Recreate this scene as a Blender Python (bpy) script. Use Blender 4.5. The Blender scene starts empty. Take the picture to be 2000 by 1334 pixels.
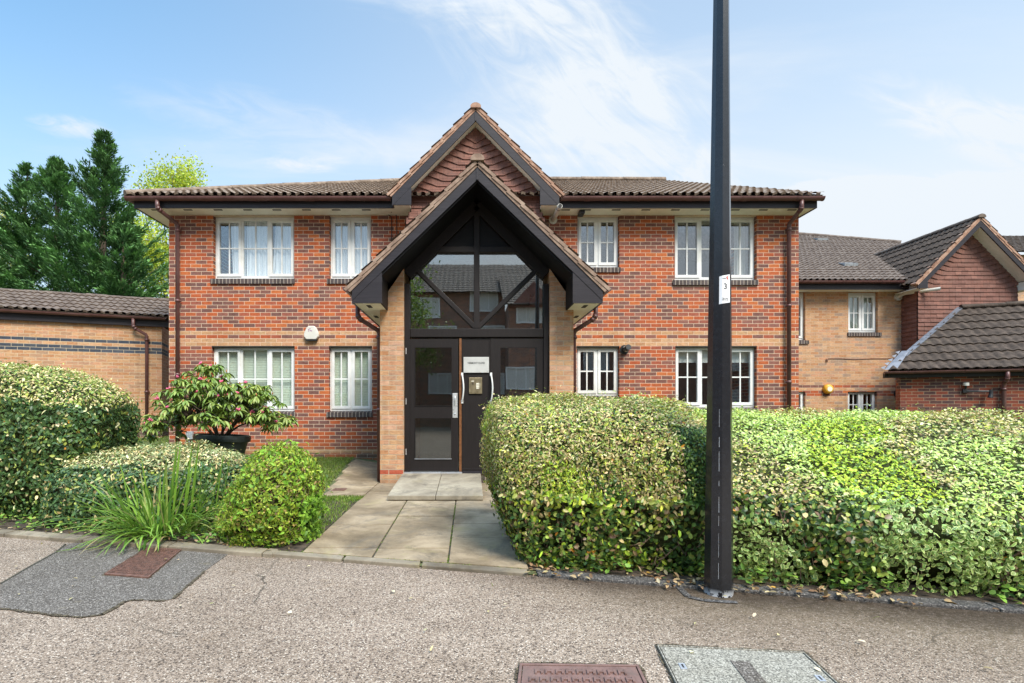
import bpy, bmesh, math, random
import numpy as np
from mathutils import Vector, Matrix
random.seed(7); RNG = np.random.default_rng(11)
C = bpy.context.scene.collection
R = math.radians
# ------------------------------------------------------------------ camera, world, sun, exposure
cd = bpy.data.cameras.new('camera'); cam = bpy.data.objects.new('camera', cd); C.objects.link(cam)
cam.location = (0, 0, 1.25); cam.rotation_euler = (R(90), 0, 0)
cd.lens = 18.0; cd.sensor_width = 36.0; cd.sensor_fit = 'HORIZONTAL'
cd.shift_x = 0.042; cd.shift_y = 0.0635; cd.clip_start = 0.05; cd.clip_end = 3000
bpy.context.scene.camera = cam
SUN_EL, SUN_AZ = R(50), R(152)          # azimuth clockwise from +Y: behind the camera
wd = bpy.data.worlds.new('World'); bpy.context.scene.world = wd; wd.use_nodes = True
def build_world():
    nt = wd.node_tree; nt.nodes.clear(); n = nt.nodes.new; L = nt.links.new
    out = n('ShaderNodeOutputWorld'); bg = n('ShaderNodeBackground'); L(bg.outputs[0], out.inputs[0])
    sky = n('ShaderNodeTexSky'); sky.sky_type = 'NISHITA'; sky.sun_disc = False
    sky.sun_elevation = SUN_EL; sky.sun_rotation = SUN_AZ; sky.air_density = 1.0; sky.dust_density = 0.6; sky.ozone_density = 1.0
    tc = n('ShaderNodeTexCoord'); sep = n('ShaderNodeSeparateXYZ'); L(tc.outputs['Generated'], sep.inputs[0])
    # project the direction on a high cloud layer: (x, y) / (z + .12)
    def m(op, a, b=None, clamp=False):
        q = n('ShaderNodeMath'); q.operation = op; q.use_clamp = clamp
        for i, v in enumerate((a, b)):
            if v is None: continue
            if isinstance(v, (int, float)): q.inputs[i].default_value = v
            else: L(v, q.inputs[i])
        return q.outputs[0]
    zz = m('ADD', m('MAXIMUM', sep.outputs[2], 0.0), 0.10)
    cx = m('DIVIDE', sep.outputs[0], zz); cy = m('DIVIDE', sep.outputs[1], zz)
    cb = n('ShaderNodeCombineXYZ'); L(cx, cb.inputs[0]); L(cy, cb.inputs[1])
    mp = n('ShaderNodeMapping'); L(cb.outputs[0], mp.inputs[0])
    mp.inputs['Rotation'].default_value = (0, 0, R(-38)); mp.inputs['Scale'].default_value = (0.42, 1.25, 1); mp.inputs['Location'].default_value = (3.1, 0.9, 0)
    nz = n('ShaderNodeTexNoise'); L(mp.outputs[0], nz.inputs['Vector']); nz.inputs['Scale'].default_value = 1.1; nz.inputs['Detail'].default_value = 9; nz.inputs['Roughness'].default_value = 0.6; nz.inputs['Distortion'].default_value = 0.7
    n2 = n('ShaderNodeTexNoise'); L(cb.outputs[0], n2.inputs['Vector']); n2.inputs['Scale'].default_value = 0.55; n2.inputs['Detail'].default_value = 3
    w = m('ADD', m('MULTIPLY', nz.outputs[0], 0.75), m('MULTIPLY', n2.outputs[0], 0.45))
    mask = n('ShaderNodeMapRange'); mask.interpolation_type = 'SMOOTHSTEP'; L(w, mask.inputs[0])
    mask.inputs[1].default_value = 0.56; mask.inputs[2].default_value = 0.80; mask.inputs[3].default_value = 0.0; mask.inputs[4].default_value = 0.75
    yy = m('MAXIMUM', sep.outputs[1], 0.05); gx = m('DIVIDE', sep.outputs[0], yy); gz = m('DIVIDE', sep.outputs[2], yy)
    def wisp(cx0, cz0, ang, ru, rv, sc, seed, amt):
        ca, sa = math.cos(ang), math.sin(ang); dx = m('SUBTRACT', gx, cx0); dz = m('SUBTRACT', gz, cz0)
        u = m('ADD', m('MULTIPLY', dx, ca), m('MULTIPLY', dz, sa)); v = m('SUBTRACT', m('MULTIPLY', dz, ca), m('MULTIPLY', dx, sa))
        c3 = n('ShaderNodeCombineXYZ'); L(m('MULTIPLY', u, sc), c3.inputs[0]); L(m('MULTIPLY', v, sc*3.2), c3.inputs[1]); c3.inputs[2].default_value = seed
        q = n('ShaderNodeTexNoise'); L(c3.outputs[0], q.inputs['Vector']); q.inputs['Scale'].default_value = 1; q.inputs['Detail'].default_value = 10; q.inputs['Roughness'].default_value = .62; q.inputs['Distortion'].default_value = 1.1
        g = m('SUBTRACT', 1.0, m('ADD', m('POWER', m('DIVIDE', m('ABSOLUTE', u), ru), 2.0), m('POWER', m('DIVIDE', m('ABSOLUTE', v), rv), 2.0)), True)
        w_ = n('ShaderNodeMapRange'); w_.interpolation_type = 'SMOOTHSTEP'; L(m('ADD', q.outputs[0], m('MULTIPLY', g, .30)), w_.inputs[0]); w_.inputs[1].default_value = .48; w_.inputs[2].default_value = 1.02
        return m('MULTIPLY', m('MULTIPLY', w_.outputs[0], m('POWER', g, .6)), amt)
    wsum = None
    for a_ in ((.20, .66, R(-42), .50, .20, 5, 1.0, .50), (.0, .82, R(-14), .46, .12, 5, 4.0, .35), (.95, .385, R(3), .50, .08, 6, 7.0, 1.2), (.80, .42, R(2), .22, .035, 8, 11.0, 1.0), (-.36, .55, R(-12), .40, .07, 6, 3.0, .24), (-.78, .545, R(-8), .10, .028, 10, 9.0, .5), (-.32, .475, R(0), .12, .022, 9, 5.0, .4), (1.0, .55, R(-15), .3, .08, 6, 13.0, .3)):
        w_ = wisp(*a_); wsum = w_ if wsum is None else m('ADD', wsum, w_)
    # thin veil that thickens towards the horizon
    veil = n('ShaderNodeMapRange'); L(sep.outputs[2], veil.inputs[0]); veil.interpolation_type = 'SMOOTHSTEP'
    veil.inputs[1].default_value = 0.03; veil.inputs[2].default_value = 0.66; veil.inputs[3].default_value = 0.88; veil.inputs[4].default_value = 0.14
    west = n('ShaderNodeMapRange'); L(sep.outputs[0], west.inputs[0]); west.inputs[1].default_value = -0.62; west.inputs[2].default_value = 0.05; west.inputs[3].default_value = 0.0; west.inputs[4].default_value = 0.52
    tot = m('MAXIMUM', m('ADD', m('ADD', m('MULTIPLY', m('ADD', mask.outputs[0], west.outputs[0]), 0.70), wsum), m('MULTIPLY', veil.outputs[0], m('SUBTRACT', 1.0, mask.outputs[0]))), 0.0, True)
    boost = n('ShaderNodeMix'); boost.data_type = 'RGBA'; boost.blend_type = 'MULTIPLY'; boost.inputs[0].default_value = 1
    L(sky.outputs[0], boost.inputs[6]); boost.inputs[7].default_value = (0.44, 1.34, 1.60, 1)
    mix = n('ShaderNodeMix'); mix.data_type = 'RGBA'; L(tot, mix.inputs[0]); L(boost.outputs[2], mix.inputs[6])
    mix.inputs[7].default_value = (4.55, 4.9, 5.25, 1)
    # gain on the unseen sky high overhead, added to strengthen the fill light
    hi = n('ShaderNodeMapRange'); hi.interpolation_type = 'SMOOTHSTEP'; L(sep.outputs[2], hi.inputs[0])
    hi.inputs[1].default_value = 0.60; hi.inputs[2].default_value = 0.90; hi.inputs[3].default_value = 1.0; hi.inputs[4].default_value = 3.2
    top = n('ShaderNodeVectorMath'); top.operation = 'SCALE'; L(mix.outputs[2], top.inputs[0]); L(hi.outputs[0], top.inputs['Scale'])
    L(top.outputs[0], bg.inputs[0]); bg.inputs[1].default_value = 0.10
build_world()
sd = bpy.data.lights.new('sun', 'SUN'); sun = bpy.data.objects.new('sun', sd); C.objects.link(sun)
sd.energy = 3.0; sd.angle = R(24); sd.color = (1.0, 0.93, 0.83)
_d = Vector((math.sin(SUN_AZ)*math.cos(SUN_EL), math.cos(SUN_AZ)*math.cos(SUN_EL), math.sin(SUN_EL)))
sun.rotation_euler = _d.to_track_quat('Z', 'Y').to_euler(); sun.location = _d*60
vs = bpy.context.scene.view_settings; vs.view_transform = 'Standard'; vs.look = 'None'; vs.gamma = 1; vs.exposure = 0.92
cy_ = bpy.context.scene.cycles
cy_.max_bounces = 8; cy_.transparent_max_bounces = 16; cy_.diffuse_bounces = 4

# ------------------------------------------------------------------ helpers: objects
FR = {}        # object -> (origin, rotz) used to turn world points into the thing's frame
def thing(name, label, cat, loc=(0, 0, 0), rotz=0, group=None, local=False):
    o = bpy.data.objects.new(name, None); C.objects.link(o); o.location = loc; o.rotation_euler = (0, 0, rotz)
    o['label'] = label; o['category'] = cat
    if group: o['group'] = group
    o.empty_display_size = 0.1
    FR[o.name] = (0, 0, 0) if local else tuple(loc)
    return o
class MB:
    def __init__(s): s.v = []; s.f = []
    def add(s, vs_, fs):
        k = len(s.v); s.v += [tuple(p) for p in vs_]; s.f += [tuple(i+k for i in q) for q in fs]; return s
    def box(s, x0, x1, y0, y1, z0, z1):
        x0, x1 = min(x0, x1), max(x0, x1); y0, y1 = min(y0, y1), max(y0, y1); z0, z1 = min(z0, z1), max(z0, z1)
        return s.add([(x0,y0,z0),(x1,y0,z0),(x1,y1,z0),(x0,y1,z0),(x0,y0,z1),(x1,y0,z1),(x1,y1,z1),(x0,y1,z1)],
                     [(0,3,2,1),(4,5,6,7),(0,1,5,4),(1,2,6,5),(2,3,7,6),(3,0,4,7)])
    def quad(s, a, b, c, d): return s.add([a,b,c,d], [(0,1,2,3)])
    def prism_y(s, poly, y0, y1):          # poly in (x, z), counter-clockwise seen from -Y
        n = len(poly); a = [(x, y0, z) for x, z in poly]; b = [(x, y1, z) for x, z in poly]
        return s.add(a+b, [tuple(range(n)), tuple(range(2*n-1, n-1, -1))] + [(i, i+n, (i+1) % n+n, (i+1) % n) for i in range(n)])
    def prism_z(s, poly, z0, z1):          # poly in (x, y) ccw from above
        n = len(poly); a = [(x, y, z0) for x, y in poly]; b = [(x, y, z1) for x, y in poly]
        return s.add(a+b, [tuple(range(n-1, -1, -1)), tuple(range(n, 2*n))] + [(i, (i+1) % n, (i+1) % n+n, i+n) for i in range(n)])
    def beam(s, a, b, w, h, up=(0, -1, 0)):   # a bar from a to b: h along up, w across
        a = Vector(a); b = Vector(b); d = (b-a).normalized(); u = Vector(up); u = (u-d*u.dot(d)).normalized(); r = d.cross(u)
        P = []
        for q in (a, b):
            for i, j in ((-1,-1),(1,-1),(1,1),(-1,1)): P.append(q + r*(w/2*i) + u*(h/2*j))
        return s.add(P, [(0,1,2,3),(7,6,5,4),(0,4,5,1),(1,5,6,2),(2,6,7,3),(3,7,4,0)])
    def tube(s, pts, r, seg=8, caps=True):
        pts = [Vector(p) for p in pts]; n = len(pts); rs = r if isinstance(r, (list, tuple)) else [r]*n
        ref = None; rings = []
        for i, p in enumerate(pts):
            t = ((pts[min(i+1, n-1)]-p).normalized() + (p-pts[max(i-1, 0)]).normalized())
            t = t.normalized() if t.length > 1e-6 else Vector((0, 0, 1))
            if ref is None:
                ref = Vector((1, 0, 0)) if abs(t.x) < .8 else Vector((0, 1, 0))
            u = (ref - t*ref.dot(t)).normalized(); w = t.cross(u); ref = u
            rings.append([p + (u*math.cos(a) + w*math.sin(a))*rs[i] for a in (2*math.pi*k/seg for k in range(seg))])
        V = [q for g in rings for q in g]; F = []
        for i in range(n-1):
            for k in range(seg):
                k2 = (k+1) % seg; F.append((i*seg+k, i*seg+k2, (i+1)*seg+k2, (i+1)*seg+k))
        if caps: F.append(tuple(range(seg-1, -1, -1))); F.append(tuple((n-1)*seg+k for k in range(seg)))
        return s.add(V, F)
    def lathe(s, c, prof, seg=24, tilt=None):     # prof: (radius, height)
        V = []; F = []; n = len(prof)
        for r, h in prof:
            for k in range(seg):
                a = 2*math.pi*k/seg; p = Vector((r*math.cos(a), r*math.sin(a), h))
                if tilt: p = tilt @ p
                V.append(Vector(c)+p)
        for i in range(n-1):
            for k in range(seg):
                k2 = (k+1) % seg; F.append((i*seg+k, i*seg+k2, (i+1)*seg+k2, (i+1)*seg+k))
        return s.add(V, F)
    def loft(s, rings, closed_ends=True):
        m = len(rings[0]); V = [p for g in rings for p in g]; F = []
        for i in range(len(rings)-1):
            for k in range(m):
                k2 = (k+1) % m; F.append((i*m+k, i*m+k2, (i+1)*m+k2, (i+1)*m+k))
        if closed_ends: F.append(tuple(range(m-1, -1, -1))); F.append(tuple((len(rings)-1)*m+k for k in range(m)))
        return s.add(V, F)
    def build(s, name, mat, parent=None, smooth=False, bevel=0.0, recalc=True):
        off = Vector(FR.get(parent.name, (0, 0, 0))) if parent else Vector((0, 0, 0))
        me = bpy.data.meshes.new(name); me.from_pydata([tuple(Vector(p)-off) for p in s.v], [], s.f); me.update()
        if recalc:
            bm = bmesh.new(); bm.from_mesh(me); bmesh.ops.recalc_face_normals(bm, faces=bm.faces); bm.to_mesh(me); bm.free()
        me.materials.append(mat)
        if smooth:
            for p in me.polygons: p.use_smooth = True
        o = bpy.data.objects.new(name, me); C.objects.link(o)
        if parent: o.parent = parent; FR[o.name] = tuple(off)
        if bevel:
            b = o.modifiers.new('bevel', 'BEVEL'); b.width = bevel; b.segments = 2; b.limit_method = 'ANGLE'; b.angle_limit = R(40)
        return o
def tag(o, label, cat, group=None):
    o['label'] = label; o['category'] = cat
    if group: o['group'] = group
    return o
def G(px, py, z=0.0):          # ground point of the level plane z seen at a point of the 2000-wide photograph
    Y = (1.25-z)*1000/(py-794.0); return ((px-916.0)*Y/1000, Y)
def wx(px, Y): return (px-916.0)*Y/1000
def wz(py, Y): return 1.25 + (794.0-py)*Y/1000

# ------------------------------------------------------------------ helpers: materials
class NT:
    def __init__(s, name):
        s.m = bpy.data.materials.new(name); s.m.use_nodes = True; s.t = s.m.node_tree; s.t.nodes.clear()
        s.out = s.n('OutputMaterial')
    def n(s, kind, **kw):
        q = s.t.nodes.new('ShaderNode'+kind)
        for k, v in kw.items(): setattr(q, k, v)
        return q
    def set(s, sock, v):
        if isinstance(v, bpy.types.NodeSocket): s.t.links.new(v, sock)
        elif v is not None:
            if isinstance(v, (tuple, list)) and len(v) == 3 and sock.type == 'RGBA': v = (*v, 1)
            sock.default_value = v
    def math(s, op, a, b=None, c=None, clamp=False):
        q = s.n('Math', operation=op, use_clamp=clamp)
        for i, v in enumerate((a, b, c)): s.set(q.inputs[i], v)
        return q.outputs[0]
    def mix(s, f, a, b, blend='MIX'):
        q = s.n('Mix', data_type='RGBA', blend_type=blend); s.set(q.inputs[0], f); s.set(q.inputs[6], a); s.set(q.inputs[7], b); return q.outputs[2]
    def noise(s, vec=None, scale=5, detail=4, rough=.55, dist=0):
        q = s.n('TexNoise'); s.set(q.inputs['Vector'], vec); q.inputs['Scale'].default_value = scale; q.inputs['Detail'].default_value = detail
        q.inputs['Roughness'].default_value = rough; q.inputs['Distortion'].default_value = dist; return q.outputs[0]
    def ramp(s, f, stops, interp='LINEAR'):
        q = s.n('ValToRGB'); s.set(q.inputs[0], f); r = q.color_ramp; r.interpolation = interp
        while len(r.elements) < len(stops): r.elements.new(0.5)
        for e, (p, c) in zip(r.elements, stops): e.position = p; e.color = (*c, 1) if len(c) == 3 else c
        return q.outputs[0]
    def rng(s, f, a, b, c=0, d=1):
        q = s.n('MapRange'); s.set(q.inputs[0], f)
        for i, v in enumerate((a, b, c, d)): q.inputs[i+1].default_value = v
        return q.outputs[0]
    def map(s, vec, scale=(1,1,1), rot=(0,0,0), loc=(0,0,0)):
        q = s.n('Mapping'); s.set(q.inputs[0], vec); q.inputs['Scale'].default_value = scale; q.inputs['Rotation'].default_value = rot; q.inputs['Location'].default_value = loc; return q.outputs[0]
    def obj(s): return s.n('TexCoord').outputs['Object']
    def bump(s, h, strength=.3, dist=.01):
        q = s.n('Bump'); s.set(q.inputs['Height'], h); q.inputs['Strength'].default_value = strength; q.inputs['Distance'].default_value = dist; return q.outputs[0]
    def pbr(s, col, rough=.8, metal=0, normal=None, spec=.5, coat=0):
        q = s.n('BsdfPrincipled'); s.set(q.inputs['Base Color'], col); s.set(q.inputs['Roughness'], rough); s.set(q.inputs['Metallic'], metal)
        q.inputs['Specular IOR Level'].default_value = spec
        if coat: q.inputs['Coat Weight'].default_value = coat
        if normal is not None: s.set(q.inputs['Normal'], normal)
        s.t.links.new(q.outputs[0], s.out.inputs[0]); return s.m
M = {}
def simple(name, col, rough=.5, metal=0, var=.12, scale=6, bump=0.0, spec=.5, dirt=None):
    t = NT(name); v = t.obj(); a = t.noise(v, scale, 6, .6)
    c2 = tuple(min(1, x*(1+var*2)) for x in col); c1 = tuple(x*(1-var*2) for x in col)
    c = t.ramp(a, [(.3, c1), (.5, col), (.72, c2)])
    if dirt: c = t.mix(t.math('MULTIPLY', t.rng(t.noise(v, scale*.37, 8, .7), .5, .72), dirt[1]), c, dirt[0])
    nb = t.bump(t.noise(v, scale*8, 4), bump, .004) if bump else None
    M[name] = t.pbr(c, t.rng(t.noise(v, scale*2, 3), .3, .7, max(0, rough-.08), min(1, rough+.1)), metal, nb, spec); return M[name]

def brick(name, main, mortar, bands=(), bl=.2195, rh=.0764, zoff=0.0, uoff=0.0, joint=.0044, dirt_z=None, soldier=False, stain=.25):
    t = NT(name); tc = t.n('TexCoord'); sep = t.n('SeparateXYZ'); t.set(sep.inputs[0], tc.outputs['Object'])
    ns = t.n('SeparateXYZ'); t.set(ns.inputs[0], tc.outputs['Normal'])
    ax = t.math('GREATER_THAN', t.math('ABSOLUTE', ns.outputs[0]), .6)
    u = t.math('ADD', t.math('MULTIPLY', sep.outputs[0], t.math('SUBTRACT', 1.0, ax)), t.math('MULTIPLY', sep.outputs[1], ax))
    z = t.math('ADD', sep.outputs[2], zoff)
    wob = t.noise(tc.outputs['Object'], 9, 2)
    cb = t.n('CombineXYZ'); t.set(cb.inputs[0], t.math('ADD', t.math('ADD', u, uoff), t.math('MULTIPLY', t.math('SUBTRACT', wob, .5), .012)))
    t.set(cb.inputs[1], t.math('ADD', z, t.math('MULTIPLY', t.math('SUBTRACT', t.noise(tc.outputs['Object'], 5, 2), .5), .007)))
    b = t.n('TexBrick'); t.set(b.inputs['Vector'], cb.outputs[0]); b.offset = .5; b.offset_frequency = 2; b.squash = 1
    b.inputs['Color1'].default_value = (0,0,0,1); b.inputs['Color2'].default_value = (1,1,1,1); b.inputs['Mortar'].default_value = (.5,.5,.5,1)
    b.inputs['Scale'].default_value = 1; b.inputs['Mortar Size'].default_value = joint; b.inputs['Mortar Smooth'].default_value = .25; b.inputs['Bias'].default_value = 0
    b.inputs['Brick Width'].default_value = rh if soldier else bl; b.inputs['Row Height'].default_value = 5 if soldier else rh
    tint = b.outputs['Color']; stops = [(i/len(main), c) for i, c in enumerate(main)]
    c = t.ramp(tint, stops, 'CONSTANT')
    for z0, z1, cols in bands:
        f = t.math('MULTIPLY', t.math('GREATER_THAN', z, z0+zoff), t.math('LESS_THAN', z, z1+zoff))
        c = t.mix(f, c, t.ramp(tint, [(i/len(cols), k) for i, k in enumerate(cols)], 'CONSTANT'))
    f2 = t.math('MULTIPLY', t.rng(t.noise(t.map(tc.outputs['Object'], (5, 5, 9)), 1.0, 3), .50, .60, 0, .75), t.math('LESS_THAN', t.math('ABSOLUTE', t.math('SUBTRACT', tint, .5)), .42))
    if not bands or True: c = t.mix(t.math('MULTIPLY', f2, .45), c, t.mix(1, c, (.80, 1.05, 1.35), 'MULTIPLY'))
    # streaks inside each brick, then mortar, then weather stains of their own shape
    g = t.noise(t.map(tc.outputs['Object'], (14, 14, 40)), 1.0, 5, .65, .8)
    c = t.mix(t.rng(g, .42, .74), c, t.mix(1, c, (.62, .54, .56), 'MULTIPLY'))
    c = t.mix(t.rng(t.noise(tc.outputs['Object'], 70, 3), .60, .8, 0, .55), c, t.mix(1, c, (1.5, 1.35, 1.25), 'MULTIPLY'))
    mo = t.mix(t.noise(tc.outputs['Object'], 30, 4), tuple(k*.78 for k in mortar), tuple(min(1, k*1.15) for k in mortar))
    c = t.mix(b.outputs['Fac'], c, mo)
    st = t.rng(t.noise(t.map(tc.outputs['Object'], (1, 1, .55)), 1.1, 7, .62), .50, .78, 0, stain)
    c = t.mix(st, c, t.mix(1, c, (.50, .47, .42), 'MULTIPLY'))
    sk = t.rng(t.noise(t.map(tc.outputs['Object'], (5.5, 5.5, .35)), 1.0, 5, .6), .54, .74, 0, stain*1.3)
    c = t.mix(sk, c, t.mix(1, c, (.58, .54, .50), 'MULTIPLY'))
    if dirt_z is not None:
        dz = t.math('MULTIPLY', t.rng(sep.outputs[2], dirt_z[0], dirt_z[1], 1, 0), t.rng(t.noise(tc.outputs['Object'], 4, 6), .35, .6, .25, 1))
        c = t.mix(t.math('MULTIPLY', dz, .75), c, (.085, .08, .045))
    h = t.math('SUBTRACT', t.math('MULTIPLY', t.noise(tc.outputs['Object'], 60, 5, .7), .35), b.outputs['Fac'])
    M[name] = t.pbr(c, t.rng(g, .3, .7, .72, .95), 0, t.bump(h, .55, .006), .35); return M[name]
RED = [(.42,.096,.034),(.225,.098,.072),(.48,.115,.036),(.20,.088,.066),(.37,.098,.050),(.27,.108,.076),(.53,.145,.042),(.175,.080,.062),(.32,.098,.060),(.45,.105,.034)]
BUFF = [(.55,.305,.150),(.59,.34,.18),(.49,.245,.115),(.57,.30,.165),(.53,.305,.155)]
BLUE = [(.055,.065,.085),(.085,.095,.115),(.07,.08,.095)]
DARK = [(.085,.065,.06),(.11,.085,.08),(.07,.055,.05)]
brick('red_brick', RED, (.74,.57,.41), [(2.492,2.645,BUFF),(2.721,2.798,BUFF),(.302,.379,BUFF),(-1,.15,BUFF)], zoff=-2.492+.0764*40, dirt_z=(.12,.60))
brick('pier_brick', BUFF+[(.50,.28,.16),(.60,.35,.22)], (.46,.37,.26), [(.20,.275,[(.45,.10,.05),(.27,.08,.05)])], bl=.2245, rh=.0764, zoff=-.20+.0764*40, joint=.0055, dirt_z=(.0,.22), stain=.35)
brick('garage_brick', BUFF+[(.50,.27,.15),(.44,.26,.15)], (.60,.48,.33), [(2.74,2.815,BLUE),(2.515,2.665,BLUE),(.53,.68,[(.13,.075,.07),(.16,.085,.08)])], bl=.225, rh=.075, zoff=-2.515+.075*50, dirt_z=(.3,.9))
brick('buff_brick', BUFF+[(.52,.30,.17),(.40,.26,.17),(.60,.36,.2)], (.52,.40,.28), [(1.62,1.697,RED),(1.775,1.852,RED),(1.545,1.62,RED)], bl=.225, rh=.0772, zoff=-1.62+.0772*50, stain=.3)
brick('outbuilding_brick', [(.25,.062,.034),(.11,.05,.042),(.20,.056,.038),(.10,.048,.042),(.29,.072,.034),(.14,.056,.045)], (.42,.31,.20), [], bl=.225, rh=.073)
brick('sill_brick', DARK, (.50,.42,.34), [], bl=.2, rh=.0735, soldier=True, joint=.0055)
brick('far_brick', [(.30,.15,.10),(.22,.13,.10),(.36,.17,.11)], (.42,.34,.27), [], bl=.225, rh=.075)

def tile_mat(name, cols, rough=.85, lichen=.35):
    t = NT(name); v = t.obj(); c = t.ramp(t.noise(v, 7, 5, .65), [(.32, cols[0]), (.5, cols[1]), (.7, cols[2])])
    c = t.mix(t.rng(t.noise(t.map(v, (6.7, 3, 3)), 2, 2), .42, .62, 0, .5), c, t.mix(1, c, (.72, .68, .66), 'MULTIPLY'))
    c = t.mix(t.rng(t.noise(v, 45, 5, .7), .58, .72, 0, lichen), c, (.42, .40, .33))
    c = t.mix(t.rng(t.noise(v, 2.3, 8, .7), .66, .72, 0, lichen*1.2), c, (.30, .30, .16))
    M[name] = t.pbr(c, rough, 0, t.bump(t.noise(v, 90, 5, .7), .4, .004), .3); return M[name]
tile_mat('roof_tile', [(.125,.088,.062),(.215,.158,.115),(.32,.245,.185)])
tile_mat('dark_roof_tile', [(.030,.020,.014),(.060,.042,.030),(.10,.072,.054)], lichen=.12)
tile_mat('grey_roof_tile', [(.085,.060,.046),(.145,.108,.084),(.215,.17,.138)], lichen=.26)
tile_mat('verge_tile', [(.24,.125,.08),(.38,.22,.15),(.50,.34,.25)], lichen=.25)
tile_mat('porch_verge_tile', [(.17,.115,.085),(.28,.19,.14),(.38,.28,.21)], lichen=.30)
def hung(name, a, b_):
    t = NT(name); tc = t.n('TexCoord'); sep = t.n('SeparateXYZ'); t.set(sep.inputs[0], tc.outputs['Object'])
    ns = t.n('SeparateXYZ'); t.set(ns.inputs[0], tc.outputs['Normal'])
    ax = t.math('GREATER_THAN', t.math('ABSOLUTE', ns.outputs[0]), .6)
    u = t.math('ADD', t.math('MULTIPLY', sep.outputs[0], t.math('SUBTRACT', 1.0, ax)), t.math('MULTIPLY', sep.outputs[1], ax))
    cb = t.n('CombineXYZ'); t.set(cb.inputs[0], u); t.set(cb.inputs[1], t.math('ADD', sep.outputs[2], a))
    b = t.n('TexBrick'); t.set(b.inputs['Vector'], cb.outputs[0]); b.offset = .5
    b.inputs['Color1'].default_value = (0,0,0,1); b.inputs['Color2'].default_value = (1,1,1,1); b.inputs['Scale'].default_value = 1
    b.inputs['Mortar Size'].default_value = .0022; b.inputs['Mortar Smooth'].default_value = .1; b.inputs['Brick Width'].default_value = .168; b.inputs['Row Height'].default_value = b_
    c = t.ramp(b.outputs['Color'], [(0,(.17,.072,.052)),(.2,(.215,.092,.066)),(.4,(.185,.084,.062)),(.6,(.25,.112,.082)),(.8,(.20,.088,.066))], 'CONSTANT')
    c = t.mix(t.rng(t.noise(tc.outputs['Object'], 12, 6, .7), .45, .75, 0, .5), c, (.19, .11, .09))
    c = t.mix(b.outputs['Fac'], c, (.05, .03, .025))
    M[name] = t.pbr(c, .75, 0, t.bump(t.math('SUBTRACT', t.math('MULTIPLY', t.noise(tc.outputs['Object'], 60, 4), .3), b.outputs['Fac']), .4, .004), .35)
hung('hung_tile', .017, .107); hung('hung_tile_far', 0.0, .1146)

def wood(name, col, rough=.45, grain=(3, 3, 60)):
    t = NT(name); v = t.obj(); g = t.noise(t.map(v, grain), 1, 6, .7, .4)
    c = t.ramp(g, [(.3, tuple(k*.7 for k in col)), (.5, col), (.7, tuple(k*1.35 for k in col))])
    c = t.mix(t.rng(t.noise(v, 14, 8, .75), .64, .74, 0, .22), c, tuple(k*3+.02 for k in col))
    M[name] = t.pbr(c, rough, 0, t.bump(g, .25, .003), .30); return M[name]
wood('dark_timber', (.030, .026, .030), .42); wood('black_timber', (.0050, .0045, .0055), .6); wood('door_timber', (.0125, .0088, .0082), .55, (60, 60, 3))
simple('door_strip', (.17, .062, .018), .5, var=.2, scale=20)
simple('upvc', (.74, .735, .71), .35, var=.05, scale=3, dirt=((.42, .39, .31), .5), spec=.5)
simple('soffit_board', (.92, .88, .76), .55, var=.05, scale=2, dirt=((.50, .44, .32), .4))
simple('gutter_plastic', (.115, .048, .043), .38, var=.12, scale=5, dirt=((.20, .14, .13), .35))
simple('vent_dark', (.02, .017, .015), .7); simple('black_plastic', (.015, .015, .016), .4, dirt=((.1, .1, .1), .2))
simple('white_plastic', (.66, .63, .56), .45, var=.06, dirt=((.36, .32, .24), .45)); simple('yellow_plastic', (.68, .36, .025), .4, var=.1)
simple('metal_plate', (.58, .57, .54), .42, .25, var=.04, scale=4); simple('brass', (.43, .35, .22), .35, .85, var=.06, scale=10)
simple('chrome', (.70, .70, .70), .3, .6, var=.05); simple('aluminium', (.48, .49, .52), .45, .6, var=.08); simple('lead', (.16, .165, .185), .5, .3, var=.15, scale=8, bump=.3)
simple('ink', (.02, .02, .022), .6); simple('logo_red', (.62, .09, .05), .5); simple('logo_purple', (.36, .20, .30), .5); simple('paper', (.80, .80, .81), .45, var=.02)
simple('label_cream', (.78, .74, .60), .5, var=.03)
simple('wire', (.03, .025, .022), .6); simple('cable_brown', (.16, .075, .05), .6); simple('interior_plaster', (.32, .30, .27), .9, var=.05)
simple('pot_plastic', (.022, .030, .029), .42, var=.2, scale=4, dirt=((.12, .12, .11), .35)); simple('soil', (.035, .025, .018), .95, var=.4, scale=30, bump=.8)
simple('bark', (.095, .068, .048), .9, var=.35, scale=18, bump=.7); simple('twig', (.16, .105, .07), .9, var=.35, scale=25)
simple('meter_box', (.30, .32, .33), .5, var=.2, scale=30, dirt=((.1, .1, .1), .5))
def glass_mat(name, refl, tint):
    t = NT(name); g = t.n('BsdfGlossy'); g.inputs['Roughness'].default_value = .012; g.inputs['Color'].default_value = (.93, .96, 1, 1)
    tr = t.n('BsdfTransparent'); tr.inputs['Color'].default_value = (*tint, 1)
    v = t.n('TexCoord').outputs['Object']; t.set(g.inputs['Normal'], t.bump(t.noise(v, 1.6, 2), .02, .02))
    fr = t.n('LayerWeight'); fr.inputs[0].default_value = .5
    mx = t.n('MixShader'); t.set(mx.inputs[0], t.math('ADD', t.math('MULTIPLY', t.math('POWER', fr.outputs['Facing'], 4.0), .7), refl, clamp=True))
    t.set(mx.inputs[1], tr.outputs[0]); t.set(mx.inputs[2], g.outputs[0]); t.t.links.new(mx.outputs[0], t.out.inputs[0]); M[name] = t.m
glass_mat('window_glass', .15, (.95, .97, .97)); glass_mat('door_glass', .27, (.78, .83, .79)); glass_mat('door_pane_glass', .13, (.62, .66, .63)); glass_mat('low_window_glass', .10, (.94, .96, .95))
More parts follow.
